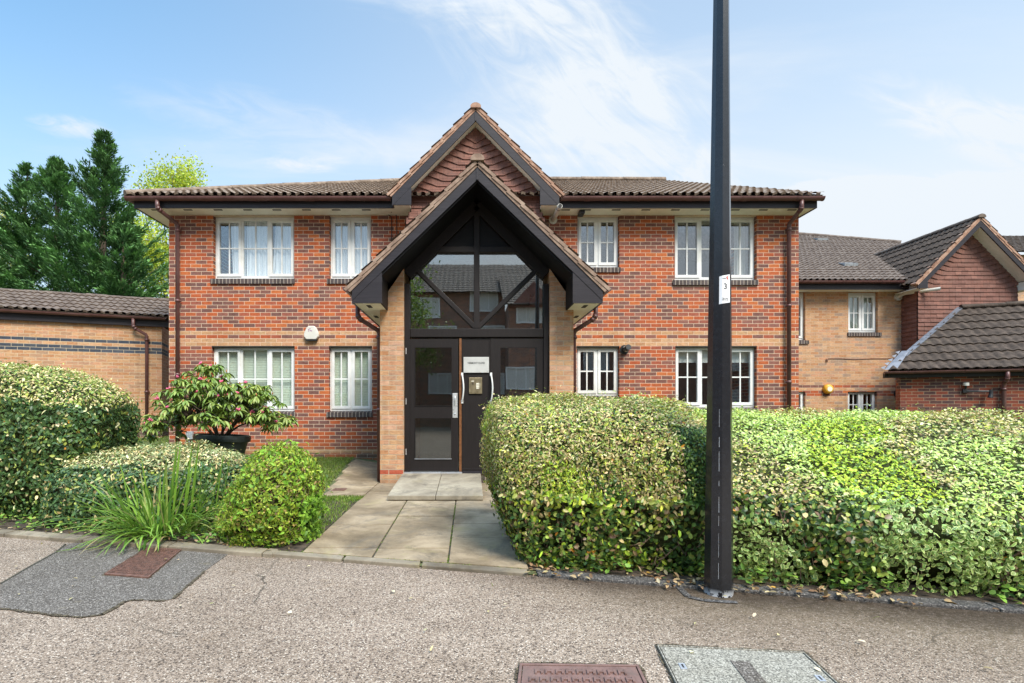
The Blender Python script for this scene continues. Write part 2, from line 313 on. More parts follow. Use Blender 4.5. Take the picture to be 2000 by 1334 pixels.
def cloth(name, col, wave):
    t = NT(name); v = t.obj(); w = t.n('TexWave'); t.set(w.inputs['Vector'], v); w.bands_direction = 'X' if wave[0] == 'x' else 'Z'
    w.inputs['Scale'].default_value = wave[1]; w.inputs['Distortion'].default_value = 3 if wave[0] == 'x' else 0; w.inputs['Detail'].default_value = 3
    lace = t.noise(v, 38, 4, .8)
    c = t.mix(t.rng(w.outputs['Fac'], 0, 1), tuple(k*.80 for k in col), col)
    if wave[0] == 'x': c = t.mix(t.rng(lace, .45, .65, 0, .35), c, (.9, .9, .9))
    M[name] = t.pbr(c, .9, 0, t.bump(w.outputs['Fac'], .4, .01), .1); return M[name]
cloth('net_curtain', (.90, .92, .95), ('x', 5)); cloth('blind_cloth', (.74, .80, .68), ('z', 9)); cloth('plain_curtain', (.62, .60, .55), ('x', 6))

# leaves: colour lives in a point attribute, each leaf its own
def leaf_mat(name, rough=.5, trans=.25, spec=.4):
    t = NT(name); a = t.n('Attribute'); a.attribute_name = 'col'
    r_ = t.n('Attribute'); r_.attribute_name = 'rim'; e_ = t.n('Attribute'); e_.attribute_name = 'edge'
    g = t.n('NewGeometry'); c = t.mix(t.rng(e_.outputs['Fac'], .60, .74), a.outputs['Color'], r_.outputs['Color'])
    back = t.mix(1, c, (1.25, 1.25, 1.15), 'MULTIPLY'); c = t.mix(g.outputs['Backfacing'], c, back)
    p = t.n('BsdfPrincipled'); t.set(p.inputs['Base Color'], c); p.inputs['Roughness'].default_value = rough; p.inputs['Specular IOR Level'].default_value = spec
    tl = t.n('BsdfTranslucent'); t.set(tl.inputs[0], t.mix(1, c, (1.25, 1.3, .7), 'MULTIPLY'))
    mx = t.n('MixShader'); mx.inputs[0].default_value = trans; t.set(mx.inputs[1], p.outputs[0]); t.set(mx.inputs[2], tl.outputs[0])
    t.t.links.new(mx.outputs[0], t.out.inputs[0]); M[name] = t.m
leaf_mat('hedge_leaf', .42, .22, .45); leaf_mat('soft_leaf', .55, .35, .3); leaf_mat('needle_leaf', .7, .12, .2)

def leaves(name, P, D, Nn, Lg, W, col, edge=None, mat='hedge_leaf', parent=None, fold=.18, droop=.12, wide=.42):
    """P base points, D directions, Nn face normals, Lg lengths, W widths, col (n,3) rib colour, edge (n,3) rim colour"""
    n = len(P); off = np.array(FR.get(parent.name, (0,0,0))) if parent else np.zeros(3)
    D = D/np.maximum(np.linalg.norm(D, axis=1, keepdims=True), 1e-9); S = np.cross(D, Nn); S /= np.maximum(np.linalg.norm(S, axis=1, keepdims=True), 1e-9); U = np.cross(S, D)
    Lg = np.asarray(Lg)[:, None]; W = np.asarray(W)[:, None]
    def pt(a, b, c): return P + D*Lg*a + S*W*b*.5 + U*Lg*c
    V = np.stack([pt(0,0,0), pt(.52,0,0), pt(1,0,-droop), pt(.26,.86,fold*.45), pt(wide+.26,.82,fold*.45-droop*.4), pt(.26,-.86,fold*.45), pt(wide+.26,-.82,fold*.45-droop*.4)], 1) - off
    F = np.array([[0,1,3],[1,4,3],[1,2,4],[0,5,1],[1,5,6],[1,6,2]])
    V = V.reshape(-1, 3); I = (F[None] + (np.arange(n)*7)[:, None, None]).reshape(-1)
    me = bpy.data.meshes.new(name); me.vertices.add(len(V)); me.vertices.foreach_set('co', V.astype(np.float32).ravel())
    nt_ = n*6; me.loops.add(nt_*3); me.loops.foreach_set('vertex_index', I.astype(np.int32)); me.polygons.add(nt_)
    me.polygons.foreach_set('loop_start', np.arange(0, nt_*3, 3, dtype=np.int32)); me.update(calc_edges=True)
    e = col if edge is None else edge
    cc = np.ones((n, 7, 4), np.float32); cc[:, 0, :3] = col; cc[:, 1, :3] = col
    for k in (2, 3, 4, 5, 6): cc[:, k, :3] = e
    at = me.color_attributes.new('col', 'FLOAT_COLOR', 'POINT'); at.data.foreach_set('color', cc.ravel())
    if edge is not None:
        cc[:, 2:, :3] = np.asarray(col)[:, None, :]; at.data.foreach_set('color', cc.ravel())
        rc = np.ones((n, 7, 4), np.float32); rc[:, :, :3] = np.asarray(edge)[:, None, :]; a2 = me.color_attributes.new('rim', 'FLOAT_COLOR', 'POINT'); a2.data.foreach_set('color', rc.ravel())
        ef = np.ones((n, 7), np.float32); ef[:, 1] = 0; ef[:, 0] = .5; a3 = me.attributes.new('edge', 'FLOAT', 'POINT'); a3.data.foreach_set('value', ef.ravel())
    me.materials.append(M[mat]); o = bpy.data.objects.new(name, me); C.objects.link(o)
    if parent: o.parent = parent; FR[o.name] = tuple(off)
    return o
def unit(n):
    v = RNG.normal(size=(n, 3)); return v/np.linalg.norm(v, axis=1, keepdims=True)
def sample(mb, n, up_bias=0.0):          # points and normals on the faces of a builder, by area
    T = []
    for f in mb.f:
        for k in range(1, len(f)-1): T.append((f[0], f[k], f[k+1]))
    V = np.array([tuple(p) for p in mb.v]); T = np.array(T); a, b, c = V[T[:,0]], V[T[:,1]], V[T[:,2]]
    cr = np.cross(b-a, c-a); ar = np.linalg.norm(cr, axis=1); pick = RNG.choice(len(T), n, p=ar/ar.sum())
    r1 = np.sqrt(RNG.random(n))[:, None]; r2 = RNG.random(n)[:, None]
    P = a[pick]*(1-r1) + b[pick]*r1*(1-r2) + c[pick]*r1*r2
    N_ = cr[pick]/np.maximum(ar[pick][:, None], 1e-9); return P, N_
def pal(cols, w, n, jit=.18):
    c = np.array(cols)[RNG.choice(len(cols), n, p=np.array(w)/sum(w))]; return np.clip(c*(1+RNG.normal(0, jit, (n, 1)))*(1+RNG.normal(0, .05, (n, 3))), .004, .95)
def vnoise(P, f, seed=0):                # cheap smooth value noise, 0..1
    q = P*f + seed*13.7
    return .5 + .25*(np.sin(q[:,0]*1.7+1.3*np.sin(q[:,1]*1.1+seed))+np.sin(q[:,1]*2.1+q[:,2]*1.3+1.7*np.sin(q[:,0]*.9)))*1.0*np.cos(q[:,2]*.7+.4*q[:,0])
#SPLIT
# ------------------------------------------------------------------ building kit
def tile_slope(mb, P0, U, V, poly, wave=.15, gauge=.30, amp=.030, lift=.032, res=7):
    P0 = Vector(P0); U = Vector(U).normalized(); V = Vector(V).normalized(); Nn = U.cross(V).normalized()
    if Nn.z < 0: Nn = -Nn
    us = [p[0] for p in poly]; vs_ = [p[1] for p in poly]; u0, u1, v0, v1 = min(us), max(us), min(vs_), max(vs_)
    nu = int((u1-u0)/wave*res)+2; bm = bmesh.new(); k = 0
    while v0 + k*gauge < v1:
        v = v0 + k*gauge; rows = ([], [], []); jj = random.uniform(-.003, .003)
        for i in range(nu):
            u = u0 + i*wave/res; q = (.5+.5*math.cos(2*math.pi*u/wave))**.75; jt = .004*math.sin(u*37.1+k*5.3)
            h = amp*q
            for row, vv, hh in ((rows[0], v+jt, h-.016), (rows[1], v+jt, h+lift+jj), (rows[2], v+gauge+.03, h+.001)):
                row.append(bm.verts.new(P0 + U*u + V*vv + Nn*hh))
        for a, b in ((rows[0], rows[1]), (rows[1], rows[2])):
            for i in range(nu-1): bm.faces.new((a[i], a[i+1], b[i+1], b[i]))
        k += 1
    for a_, b_ in ((0, 1),):
        fl = [bm.verts.new(P0+U*u+V*v-Nn*.018) for u, v in ((u0-.01, v0), (u1+.01, v0), (u1+.01, v1), (u0-.01, v1))]; bm.faces.new(fl)
    n = len(poly); cu = sum(us)/n; cv = sum(vs_)/n
    for i in range(n):
        a = poly[i]; b = poly[(i+1) % n]; d = (b[0]-a[0], b[1]-a[1]); nn = (d[1], -d[0])
        if nn[0]*(cu-a[0]) + nn[1]*(cv-a[1]) > 0: nn = (-nn[0], -nn[1])
        bmesh.ops.bisect_plane(bm, geom=bm.verts[:]+bm.edges[:]+bm.faces[:], plane_co=P0+U*a[0]+V*a[1], plane_no=U*nn[0]+V*nn[1], clear_outer=True)
    bm.verts.index_update(); mb.add([v.co.copy() for v in bm.verts], [[v.index for v in f.verts] for f in bm.faces]); bm.free(); return mb
def wall(mb, x0, x1, z0, z1, y, holes=(), t=.28):
    xs = sorted({x0, x1, *[h[0] for h in holes], *[h[1] for h in holes]}); zs = sorted({z0, z1, *[h[2] for h in holes], *[h[3] for h in holes]})
    xs = [x for x in xs if x0 <= x <= x1]; zs = [z for z in zs if z0 <= z <= z1]
    for a, b in zip(xs, xs[1:]):
        for c, d in zip(zs, zs[1:]):
            mx, mz = (a+b)/2, (c+d)/2
            if any(h[0] < mx < h[1] and h[2] < mz < h[3] for h in holes): continue
            mb.quad((a,y,c),(b,y,c),(b,y,d),(a,y,d)); mb.quad((b,y+t,c),(a,y+t,c),(a,y+t,d),(b,y+t,d))
    for a, b, c, d in holes:
        mb.quad((a,y,c),(a,y,d),(a,y+t,d),(a,y+t,c)); mb.quad((b,y,d),(b,y,c),(b,y+t,c),(b,y+t,d))
        mb.quad((a,y,d),(b,y,d),(b,y+t,d),(a,y+t,d)); mb.quad((b,y,c),(a,y,c),(a,y+t,c),(b,y+t,c))
    mb.quad((x0,y,z0),(x0,y+t,z0),(x0,y+t,z1),(x0,y,z1)); mb.quad((x1,y,z1),(x1,y+t,z1),(x1,y+t,z0),(x1,y,z0))
    mb.quad((x0,y,z1),(x1,y,z1),(x1,y+t,z1),(x0,y+t,z1)); return mb
def window(root, x0, x1, z0, z1, y, kind, sill=None, glass='window_glass', drape=None, label=None):
    """kind: list of sections; 's' opening sash, 'f' fixed light. y = front of the outer frame"""
    f = MB(); fw = .048; n = len(kind); w = (x1-x0)/n
    f.box(x0, x1, y, y+.07, z0, z0+fw+.012); f.box(x0, x1, y, y+.07, z1-fw, z1)
    f.box(x0, x0+fw, y, y+.07, z0+fw+.012, z1-fw); f.box(x1-fw, x1, y, y+.07, z0+fw+.012, z1-fw)
    for i in range(1, n): f.box(x0+i*w-.03, x0+i*w+.03, y, y+.07, z0+fw+.012, z1-fw)
    fr = f.build('window', M['upvc'], root, bevel=.004)
    if label: fr['label'] = label
    bars = MB(); sash = MB(); gl = MB()
    for i, k in enumerate(kind):
        a = x0+i*w+(fw if i == 0 else .03); b = x0+(i+1)*w-(fw if i == n-1 else .03); c = z0+fw+.012; d = z1-fw
        if k == 's':
            sash = MB(); o = .014; e = .055; a2, b2, c2, d2 = a-o, b+o, c-o, d+o
            sash.box(a2, b2, y-.016, y+.045, c2, c2+e+.006); sash.box(a2, b2, y-.016, y+.045, d2-e, d2)
            sash.box(a2, a2+e, y-.016, y+.045, c2+e+.006, d2-e); sash.box(b2-e, b2, y-.016, y+.045, c2+e+.006, d2-e)
            sash.box(a2+.10, b2-.07, y-.024, y-.0165, d2-.018, d2-.006)
            a, b, c, d = a2+e, b2-e, c2+e+.006, d2-e; sash.build('sash', M['upvc'], fr, bevel=.004)
        gl.box(a-.004, b+.004, y+.019, y+.023, c-.004, d+.004); m_ = (a+b)/2; mz = (c+d)/2
        bars.box(m_-.013, m_+.013, y+.004, y+.0185, c, d); bars.box(a, m_-.0131, y+.0045, y+.018, mz-.013, mz+.013); bars.box(m_+.0131, b, y+.0045, y+.018, mz-.013, mz+.013)
    bars.build('glazing_bars', M['upvc'], fr); gl.build('glass', M[glass], fr)
    if sill is not None:
        s = MB(); z_ = z0-.005; s.add([(sill[0],y-.01,z_),(sill[1],y-.01,z_),(sill[1],sill[2],z_-.018),(sill[0],sill[2],z_-.018),
             (sill[0],y-.01,z_-.115),(sill[1],y-.01,z_-.115),(sill[1],sill[2],z_-.118),(sill[0],sill[2],z_-.118)], [(0,1,2,3),(7,6,5,4),(3,2,6,7),(0,3,7,4),(1,5,6,2),(0,4,5,1)])
        s.build('sill', M['sill_brick'], fr)
    if drape:
        for (a, b, a2, b2, mat, yy) in drape:        # top span a-b, bottom span a2-b2 as fractions of the width
            c = MB(); K = 60; W_ = x1-x0
            top = []; bot = []
            for k in range(K+1):
                t = k/K; xt = x0+W_*(a+(b-a)*t); xb = x0+W_*(a2+(b2-a2)*t); dy = .018*math.sin(t*(b-a)*80+math.sin(t*9)*1.5) if mat != 'blind_cloth' else 0
                top.append((xt, y+yy+dy, z1-.03)); bot.append((xb, y+yy+dy*1.4, z0+.03))
            for k in range(K): c.quad(bot[k], bot[k+1], top[k+1], top[k])
            c.build('blind' if mat == 'blind_cloth' else 'curtain', M[mat], fr, smooth=True)
    return fr
def gutter(root, a, b, r=.062, name='gutter', brackets=.95, close=(True, True)):
    a = Vector(a); b = Vector(b); d = (b-a).normalized(); side = d.cross(Vector((0,0,1))).normalized(); m = MB(); rings = []
    for p in (a, b):
        g = [p + side*r*math.cos(t) + Vector((0,0,1))*r*1.05*math.sin(t) for t in np.linspace(math.pi, 2*math.pi, 11)]
        g += [p + side*(r-.006)*math.cos(t) + Vector((0,0,1))*(r*1.05-.006)*math.sin(t) for t in np.linspace(2*math.pi, math.pi, 11)]; rings.append(g)
    m.loft(rings)
    for q, flag in ((a, close[0]), (b, close[1])):
        if flag:
            g = [q + side*(r+.004)*math.cos(t) + Vector((0,0,1))*(r+.004)*1.05*math.sin(t) for t in np.linspace(math.pi, 2*math.pi, 11)]
            m.loft([[p-d*.012 for p in g], [p+d*.012 for p in g]])
    L_ = (b-a).length; n = max(1, int(L_/brackets))
    for i in range(n):
        c = a + d*(L_*(i+.5)/n); w = .012 if i % 3 else .055
        g = [c + side*(r+.006)*math.cos(t) + Vector((0,0,1))*(r+.006)*1.05*math.sin(t) for t in np.linspace(math.pi, 2*math.pi, 11)]
        m.loft([[p-d*w for p in g], [p+d*w for p in g]])
    return m.build(name, M['gutter_plastic'], root, smooth=False)
def downpipe(root, pts, r=.036, collars=(), clip_dir=(0,1,0)):
    m = MB(); m.tube(pts, r, 12)
    for (x, y, z) in collars:
        m.tube([(x,y,z-.028),(x,y,z+.028)], r+.007, 12); c = Vector(clip_dir)
        m.box(x-.055, x+.055, y+.01, y+.045, z-.014, z+.014)
    for i in (1, 2):
        if len(pts) > 4:
            p = Vector(pts[i]); q = Vector(pts[i+1]); t = (q-p).normalized(); m.tube([p-t*.0, p+t*.05], r+.006, 12)
    return m.build('downpipe', M['gutter_plastic'], root, smooth=True)
def ridge_caps(root, a, b, mat, r=.11, name='ridge_tile', step=.42):
    a = Vector(a); b = Vector(b); L_ = (b-a).length; d = (b-a)/L_; side = d.cross(Vector((0,0,1))).normalized(); up = side.cross(d); m = MB(); n = max(1, round(L_/step))
    for i in range(n):
        p = a + d*(L_*i/n); q = a + d*(L_*(i+1)/n+.015); dz = random.uniform(-.005, .005)
        rr = r*random.uniform(.97, 1.03); rings = []
        for c, s in ((p, 1.05), (q, 1.0)):
            rings.append([c + side*rr*s*math.cos(t) + up*(rr*.75*s*math.sin(t)+dz-.01) for t in np.linspace(-.25, math.pi+.25, 10)])
        m.loft(rings)
    return m.build(name, M[mat], root)
def verge(root, apex, foot, mat, w=.045, y0=0, y1=.3, step=.30, th=.045):
    a = Vector(apex); b = Vector(foot); L_ = (b-a).length; d = (b-a)/L_; m = MB(); n = max(1, round(L_/step)); up = Vector((-d.z, 0, d.x)); up = up if up.z > 0 else -up
    for i in range(n):
        s = L_*i/n; e = L_*(i+1)/n + .03
        p = a+d*s; q = a+d*e; l0 = .0; l1 = .022
        o = [(p+up*l0), (q+up*l1), (q+up*(l1+th)), (p+up*(l0+th))]; j = random.uniform(-.006, .006)
        m.add([(v.x, y0+j, v.z) for v in o]+[(v.x, y1, v.z) for v in o], [(0,1,2,3),(7,6,5,4),(0,4,5,1),(1,5,6,2),(2,6,7,3),(3,7,4,0)])
    # mortar bedding below the tiles
    p0, p1 = a-up*.028, b-up*.028
    m.add([(p0.x, y0+.012, p0.z),(p1.x, y0+.012, p1.z),(b.x+up.x*.012, y0+.012, b.z+up.z*.012),(a.x+up.x*.012, y0+.012, a.z+up.z*.012),
           (p0.x, y1, p0.z),(p1.x, y1, p1.z),(b.x+up.x*.012, y1, b.z+up.z*.012),(a.x+up.x*.012, y1, a.z+up.z*.012)], [(0,1,2,3),(7,6,5,4),(0,4,5,1),(1,5,6,2),(2,6,7,3),(3,7,4,0)])
    return m.build('verge', M[mat], root)
def hung_tiles(root, c, y, z0, z1, pitch, half, mat, bend=.10, bw=.28, side=None):
    """rows of plain tiles hung on a gable; half(z) = half width; rows bend up at the ends where they meet the bargeboards"""
    m = MB(); n = int(round((z1-z0)/pitch))
    for i in range(n):
        za = z0+i*pitch; zb = za+pitch+.025; h0, taper = half(za+pitch*.5)
        b = bend if taper else 0; w = min(bw, h0*.95) if taper else 0
        xs = [-h0, -h0+w*.55, -h0+w, h0-w, h0-w*.55, h0] if w else [-h0, h0]; dz = [b, b*.5, 0, 0, b*.5, b] if w else [0, 0]
        if h0 < .12: continue
        for j in range(len(xs)-1):
            A, B = xs[j], xs[j+1]
            if B-A < 1e-4: continue
            nseg = max(1, int((B-A)/.167))
            for k in range(nseg):
                p = A+(B-A)*k/nseg; q = A+(B-A)*(k+1)/nseg; dp = dz[j]+(dz[j+1]-dz[j])*k/nseg; dq = dz[j]+(dz[j+1]-dz[j])*(k+1)/nseg
                e = random.uniform(-.003, .004); g = .0015
                F_ = [(c+p+g, y-.030-e, za+dp+random.uniform(-.002,.002)), (c+q-g, y-.030-e, za+dq+random.uniform(-.002,.002)), (c+q-g, y-.008, zb+dq), (c+p+g, y-.008, zb+dp)]
                m.add(F_+[(c+p+g, y-.008, za+dp+.002), (c+q-g, y-.008, za+dq+.002)], [(0,1,2,3),(4,5,1,0),(0,3,4),(1,5,2)])
    if side:
        for sx, ya, yb in side:
            for i in range(n):
                za = z0+i*pitch; zb = za+pitch+.025; h0, tp = half(za+pitch*.5)
                if tp: continue
                x = c+sx*h0; nseg = max(1, int((yb-ya)/.167))
                for k in range(nseg):
                    p = ya+(yb-ya)*k/nseg; q = ya+(yb-ya)*(k+1)/nseg
                    m.add([(x+sx*.030,q,za),(x+sx*.030,p,za),(x+sx*.008,p,zb),(x+sx*.008,q,zb),(x,p,za+.002),(x,q,za+.002)], [(0,1,2,3),(5,4,1,0)])
    return m.build('tile_hanging', M[mat], root, recalc=False)
def text_mesh(root, s, size, loc, rot, mat, name, extrude=.0008, align='CENTER', wscale=1.0):
    cu = bpy.data.curves.new(name, 'FONT'); cu.body = s; cu.size = size; cu.align_x = align; cu.align_y = 'CENTER'; cu.extrude = extrude; cu.offset = size*.012
    tmp = bpy.data.objects.new('tmp', cu); C.objects.link(tmp); bpy.context.view_layer.update()
    me = bpy.data.meshes.new_from_object(tmp.evaluated_get(bpy.context.evaluated_depsgraph_get())); C.objects.unlink(tmp); bpy.data.objects.remove(tmp)
    me.materials.clear(); me.materials.append(M[mat]); o = bpy.data.objects.new(name, me); C.objects.link(o); o.parent = root
    off = Vector(FR.get(root.name, (0,0,0))); o.location = Vector(loc)-off; o.rotation_euler = rot; o.scale = (wscale, 1, 1); FR[o.name] = tuple(off); return o
def vents(root, y, z, xs, w=.17, d=.028, horizontal=True):
    for x in xs: MB().box(x-w/2, x+w/2, y-d*.8, y+d*.8, z-.006, z+.002).build('soffit_vent', M['vent_dark'], root)

# ------------------------------------------------------------------ terrain heights (road level 0)
def ss(x): x = max(0., min(1., x)); return x*x*(3-2*x)
def kerb_y(x): return 3.915 - .237*x
def hgt(x, y):
    h = .015 + .035*ss((y-4)/3)
    if x < -1.3: h += .15*ss((y-7)/3.3)*ss((-1.3-x)/1.0) + .30*ss((-x-3.6)/3)*ss((y-8.2)/2.6)
    return h
# ================================================================== MAIN APARTMENT BUILDING
YW = 10.5; XL, XR = -6.153, 6.762; ZT = 5.177; CX = .12; CG = .13
main = thing('apartment_building', 'two storey red brick block of flats with steep black timber entrance porch', 'building', (0, YW, 0))
YF = YW+.09
def fx(p): return wx(p, YF)
def fz(p): return wz(p, YF)
W = {   # outer frame edges: x0, x1, top, bottom pixels, layout
 'ul': (421, 577, 427, 545), 'us': (646, 726, 427, 545), 'urs': (1126.5, 1207, 426, 523), 'ur': (1314.6, 1473, 426, 547.5),
 'll': (418, 578, 679, 803), 'ls': (645, 727.5, 679, 803), 'lrs': (1125, 1207, 679, 773), 'lr': (1316, 1473, 679, 796)}
holes = []
for k, (a, b, c, d) in W.items():
    z1 = ZT-.012 if k[0] == 'u' else 2.492
    holes.append((fx(a)-.004, fx(b)+.004, fz(d)-.122, z1))
m = MB(); wall(m, XL, XR, -.2, ZT, YW, holes)
m.box(XL, XL+.28, YW+.281, 19.8, -.2, ZT); m.box(XR-.28, XR, YW+.281, 19.8, -.2, ZT); m.box(XL, XR, 19.801, 20.08, -.2, ZT)
m.build('wall', M['red_brick'], main)
m = MB(); m.box(XL+.29, XR-.29, YW+.3, 19.79, 2.62, 2.80); m.box(XL+.29, XR-.29, YW+.3, 19.79, .02, .12); m.box(XL+.29, XR-.29, 13.6, 13.7, .13, 5.1)
for x in (-2.2, 1.75, 3.6): m.box(x, x+.1, YW+.3, 13.59, .13, 2.61); m.box(x, x+.1, YW+.3, 13.59, 2.81, 5.1)
m.build('interior', M['interior_plaster'], main)
net = 'net_curtain'
dr = {'ul': [(.17,.36,.20,.36,net,.075),(.37,.66,.37,.66,net,.075),(.74,1.0,.69,1.0,net,.075)], 'us': [(.02,.50,.02,.48,net,.075),(.5,.98,.5,.98,net,.08)],
      'll': [(.0,.99,.0,.99,'blind_cloth',.09)], 'ls': [(.0,.99,.0,.99,'blind_cloth',.09)],
      'ur': [(.80,.98,.80,.98,'plain_curtain',.16),(.0,.05,.0,.05,'plain_curtain',.16)], 'urs': [], 'lrs': [], 'lr': [(.0,1,.0,1,'x',.1)]}
for k, (a, b, c, d) in W.items():
    big = k in ('ul', 'ur', 'll', 'lr'); up = k[0] == 'u'
    top = fz(c)
    window(main, fx(a), fx(b), fz(d), top, YF, 'sfs' if big else 'ss', sill=(fx(a)-.045, fx(b)+.02, YW-.035),
           glass='window_glass' if up else 'low_window_glass', drape=[q for q in dr[k] if q[4] != 'x'])
    if k == 'lr':
        q = MB(); q.box(fx(a)+.05, fx(b)-.05, YF+.12, YF+.14, top-.30, top-.05); q.build('roller_blind', M['paper'], main)
    if not up: MB().box(fx(a), fx(b), YW+.004, YW+.09, top+.002, 2.489).build('lintel', M['vent_dark'], main)
    else: MB().box(fx(a), fx(b), YF+.01, YW+.12, top+.001, ZT-.014).build('head_board', M['upvc'], main)
# roof of the main block
EZ, EY, TP, DR = 5.385, 10.0, .49, 5.1
vd = Vector((0, 1, TP)); vl = vd.length
m = MB(); tile_slope(m, (0, EY, EZ), (1,0,0), vd, [(-6.72, 0), (6.93, 0), (5.76, DR*vl), (-6.72+DR, DR*vl)])
rf = m.build('roof', M['roof_tile'], main)
m = MB(); tile_slope(m, (0, EY+2*DR, EZ), (1,0,0), Vector((0,-1,TP)), [(-6.72, 0), (6.93, 0), (5.76, DR*vl), (-6.72+DR, DR*vl)])
tile_slope(m, (-6.72, EY, EZ), (0,1,0), Vector((1,0,TP)), [(0,0),(2*DR,0),(DR,DR*vl)])
m.add([(6.93,EY,EZ),(6.93,EY+2*DR,EZ),(5.76,EY+DR,EZ+TP*DR)], [(0,1,2)])
m.build('rear_roof_slopes', M['roof_tile'], rf)
ridge_caps(rf, (-6.72, EY, EZ+.02), (-6.72+DR, EY+DR, EZ+TP*DR+.05), 'roof_tile', .10, 'hip_tile')
ridge_caps(rf, (-6.72+DR, EY+DR, EZ+TP*DR+.05), (5.76, EY+DR, EZ+TP*DR+.05), 'roof_tile', .12)
YS = 10.095
for a, b in ((-6.58, -1.49), (1.75, 6.84)):
    MB().box(a, b, YS, YS+.025, ZT-.012, 5.36).build('fascia', M['dark_timber'], main)
    MB().box(a+(.0 if a < -3 else 0), b, YS+.026, YW-.002 if a > -3 else YW-.002, ZT, ZT+.015).build('soffit', M['soffit_board'], main)
MB().box(-6.58, XL-.002, YS+.026, 19.9, ZT+.0005, ZT+.0155).build('soffit', M['soffit_board'], main)
MB().box(-6.605, -6.581, YS, 20.1, ZT-.012, 5.36).build('fascia', M['dark_timber'], main)
MB().box(XR+.002, 6.84, YS+.026, 19.9, ZT+.0005, ZT+.0155).build('soffit', M['soffit_board'], main)
MB().box(6.8405, 6.865, YS, 20.1, ZT-.012, 5.38).build('fascia', M['dark_timber'], main)
vents(main, 10.22, ZT, [wx(p, 10.2) for p in (303, 366, 425, 483, 540, 598, 656, 715, 1105, 1146, 1204, 1262, 1320, 1378, 1437, 1492, 1548)])
gutter(main, (-6.70, 10.02, 5.345), (-1.54, 10.02, 5.345), .066)
gutter(main, (1.80, 10.02, 5.345), (6.92, 10.02, 5.345), .066)
gutter(main, (-6.67, 10.03, 5.345), (-6.67, 20.1, 5.345), .062)
def swan(x0, y0, z0, x1, y1, z1, zb):
    return [(x0,y0,z0),(x0,y0,z0-.13),(x0+(x1-x0)*.06,y0+(y1-y0)*.06,z0-.17),(x1-(x1-x0)*.06,y1-(y1-y0)*.06,z1+.04),(x1,y1,z1),(x1,y1,zb)]
downpipe(main, swan(wx(306,10.0), 10.02, 5.29, wx(347,10.42), 10.42, 4.93, .35), .040, [(wx(347,10.42),10.42,4.83),(wx(347,10.42),10.42,3.4),(wx(347,10.42),10.42,1.9)])
downpipe(main, swan(wx(1567,10.0), 10.02, 5.29, wx(1541,10.42), 10.42, 4.93, .1), .040, [(wx(1541,10.42),10.42,z) for z in (4.85,3.3,1.75)])
MB().box(CX+2.09, CX+2.19, 10.20, 10.42, ZT-.07, ZT-.001).build('sensor_box', M['black_plastic'], main)
# upper gable with hung tiles
YB, YT = 9.93, 10.16; AZ = 7.08; SL = 1.02
gz = lambda d: AZ - SL*d
h_up = lambda z: (1.274, False) if z < 5.50 else (max(0, (6.72-z)/SL), True)
gb = MB(); gb.prism_y([(CG-1.26, 4.0), (CG+1.26, 4.0), (CG+1.26, 5.50), (CG, 6.78), (CG-1.26, 5.50)], YT, YW+.6); gb.build('gable_core', M['hung_tile'], main)
hung_tiles(main, CG, YT, 5.075, 6.70, .107, h_up, 'hung_tile', side=[(-1, YT, YW), (1, YT, YW)])
flare = lambda z: (1.274 + .10*ss((5.15-z)/.25), False)
hung_tiles(main, CG, YT-.012, 4.005, 5.075, .107, flare, 'hung_tile', side=[(-1, YT, YW), (1, YT, YW)])
gr = MB()
for s in (-1, 1):
    ed = math.sqrt(1+SL*SL); U_ = Vector((0, 1, 0)); V_ = Vector((-s, 0, SL))
    tile_slope(gr, (CG+s*1.66, YB-.01, gz(1.66)), U_, V_, [(0, 0), (.12, 0), (3.55, 1.66*ed), (0, 1.66*ed)], gauge=.3)
g_roof = gr.build('gable_roof', M['roof_tile'], main)
for s in (-1, 1):
    verge(g_roof, (CG, 0, AZ-.05), (CG+s*1.66, 0, gz(1.66)-.05), 'verge_tile', y0=YB-.02, y1=YB+.14)
    bz = lambda d: 6.79 - 1.016*d
    MB().prism_y([(CG+s*q[0], q[1]) for q in ((0, AZ-.09), (0, bz(0)), (1.25, bz(1.25)), (1.62, bz(1.62)), (1.62, gz(1.62)-.09))], YB, YB+.03).build('bargeboard', M['dark_timber'], g_roof)
    # boxed foot
    d0, d1 = 1.25, 1.62
    MB().prism_y([(CG+s*d1, ZT-.012), (CG+s*d0, ZT-.012), (CG+s*d0, bz(d0)-.02), (CG+s*d1, 5.37)], YB+.004, YB+.034).build('gable_foot', M['dark_timber'], main)
    MB().box(CG+s*(d0+.026), CG+s*(d1-.002), YB+.036, YW-.002, ZT-.006, ZT+.009).build('soffit', M['soffit_board'], main)
    MB().box(CG+s*(d1-.02), CG+s*(d1+.004), YB+.035, YS-.001, ZT-.012, 5.42).build('gable_foot', M['dark_timber'], main)
    so = MB(); t_ = .015
    pts = [(CG, bz(0)+.02), (CG+s*1.27, bz(1.27)+.02), (CG+s*1.27, bz(1.27)+.035), (CG, bz(0)+.035)]
    so.prism_y(pts, YB+.031, YT+.1); so.build('verge_soffit', M['soffit_board'], g_roof)
MB().box(CG-.016, CG+.016, YB-.012, YB-.001, bz(0)-.0, AZ-.14).build('apex_cover', M['dark_timber'], g_roof)
ridge_caps(g_roof, (CG, YB-.05, AZ-.02), (CG, 13.6, AZ-.02), 'verge_tile', .10)
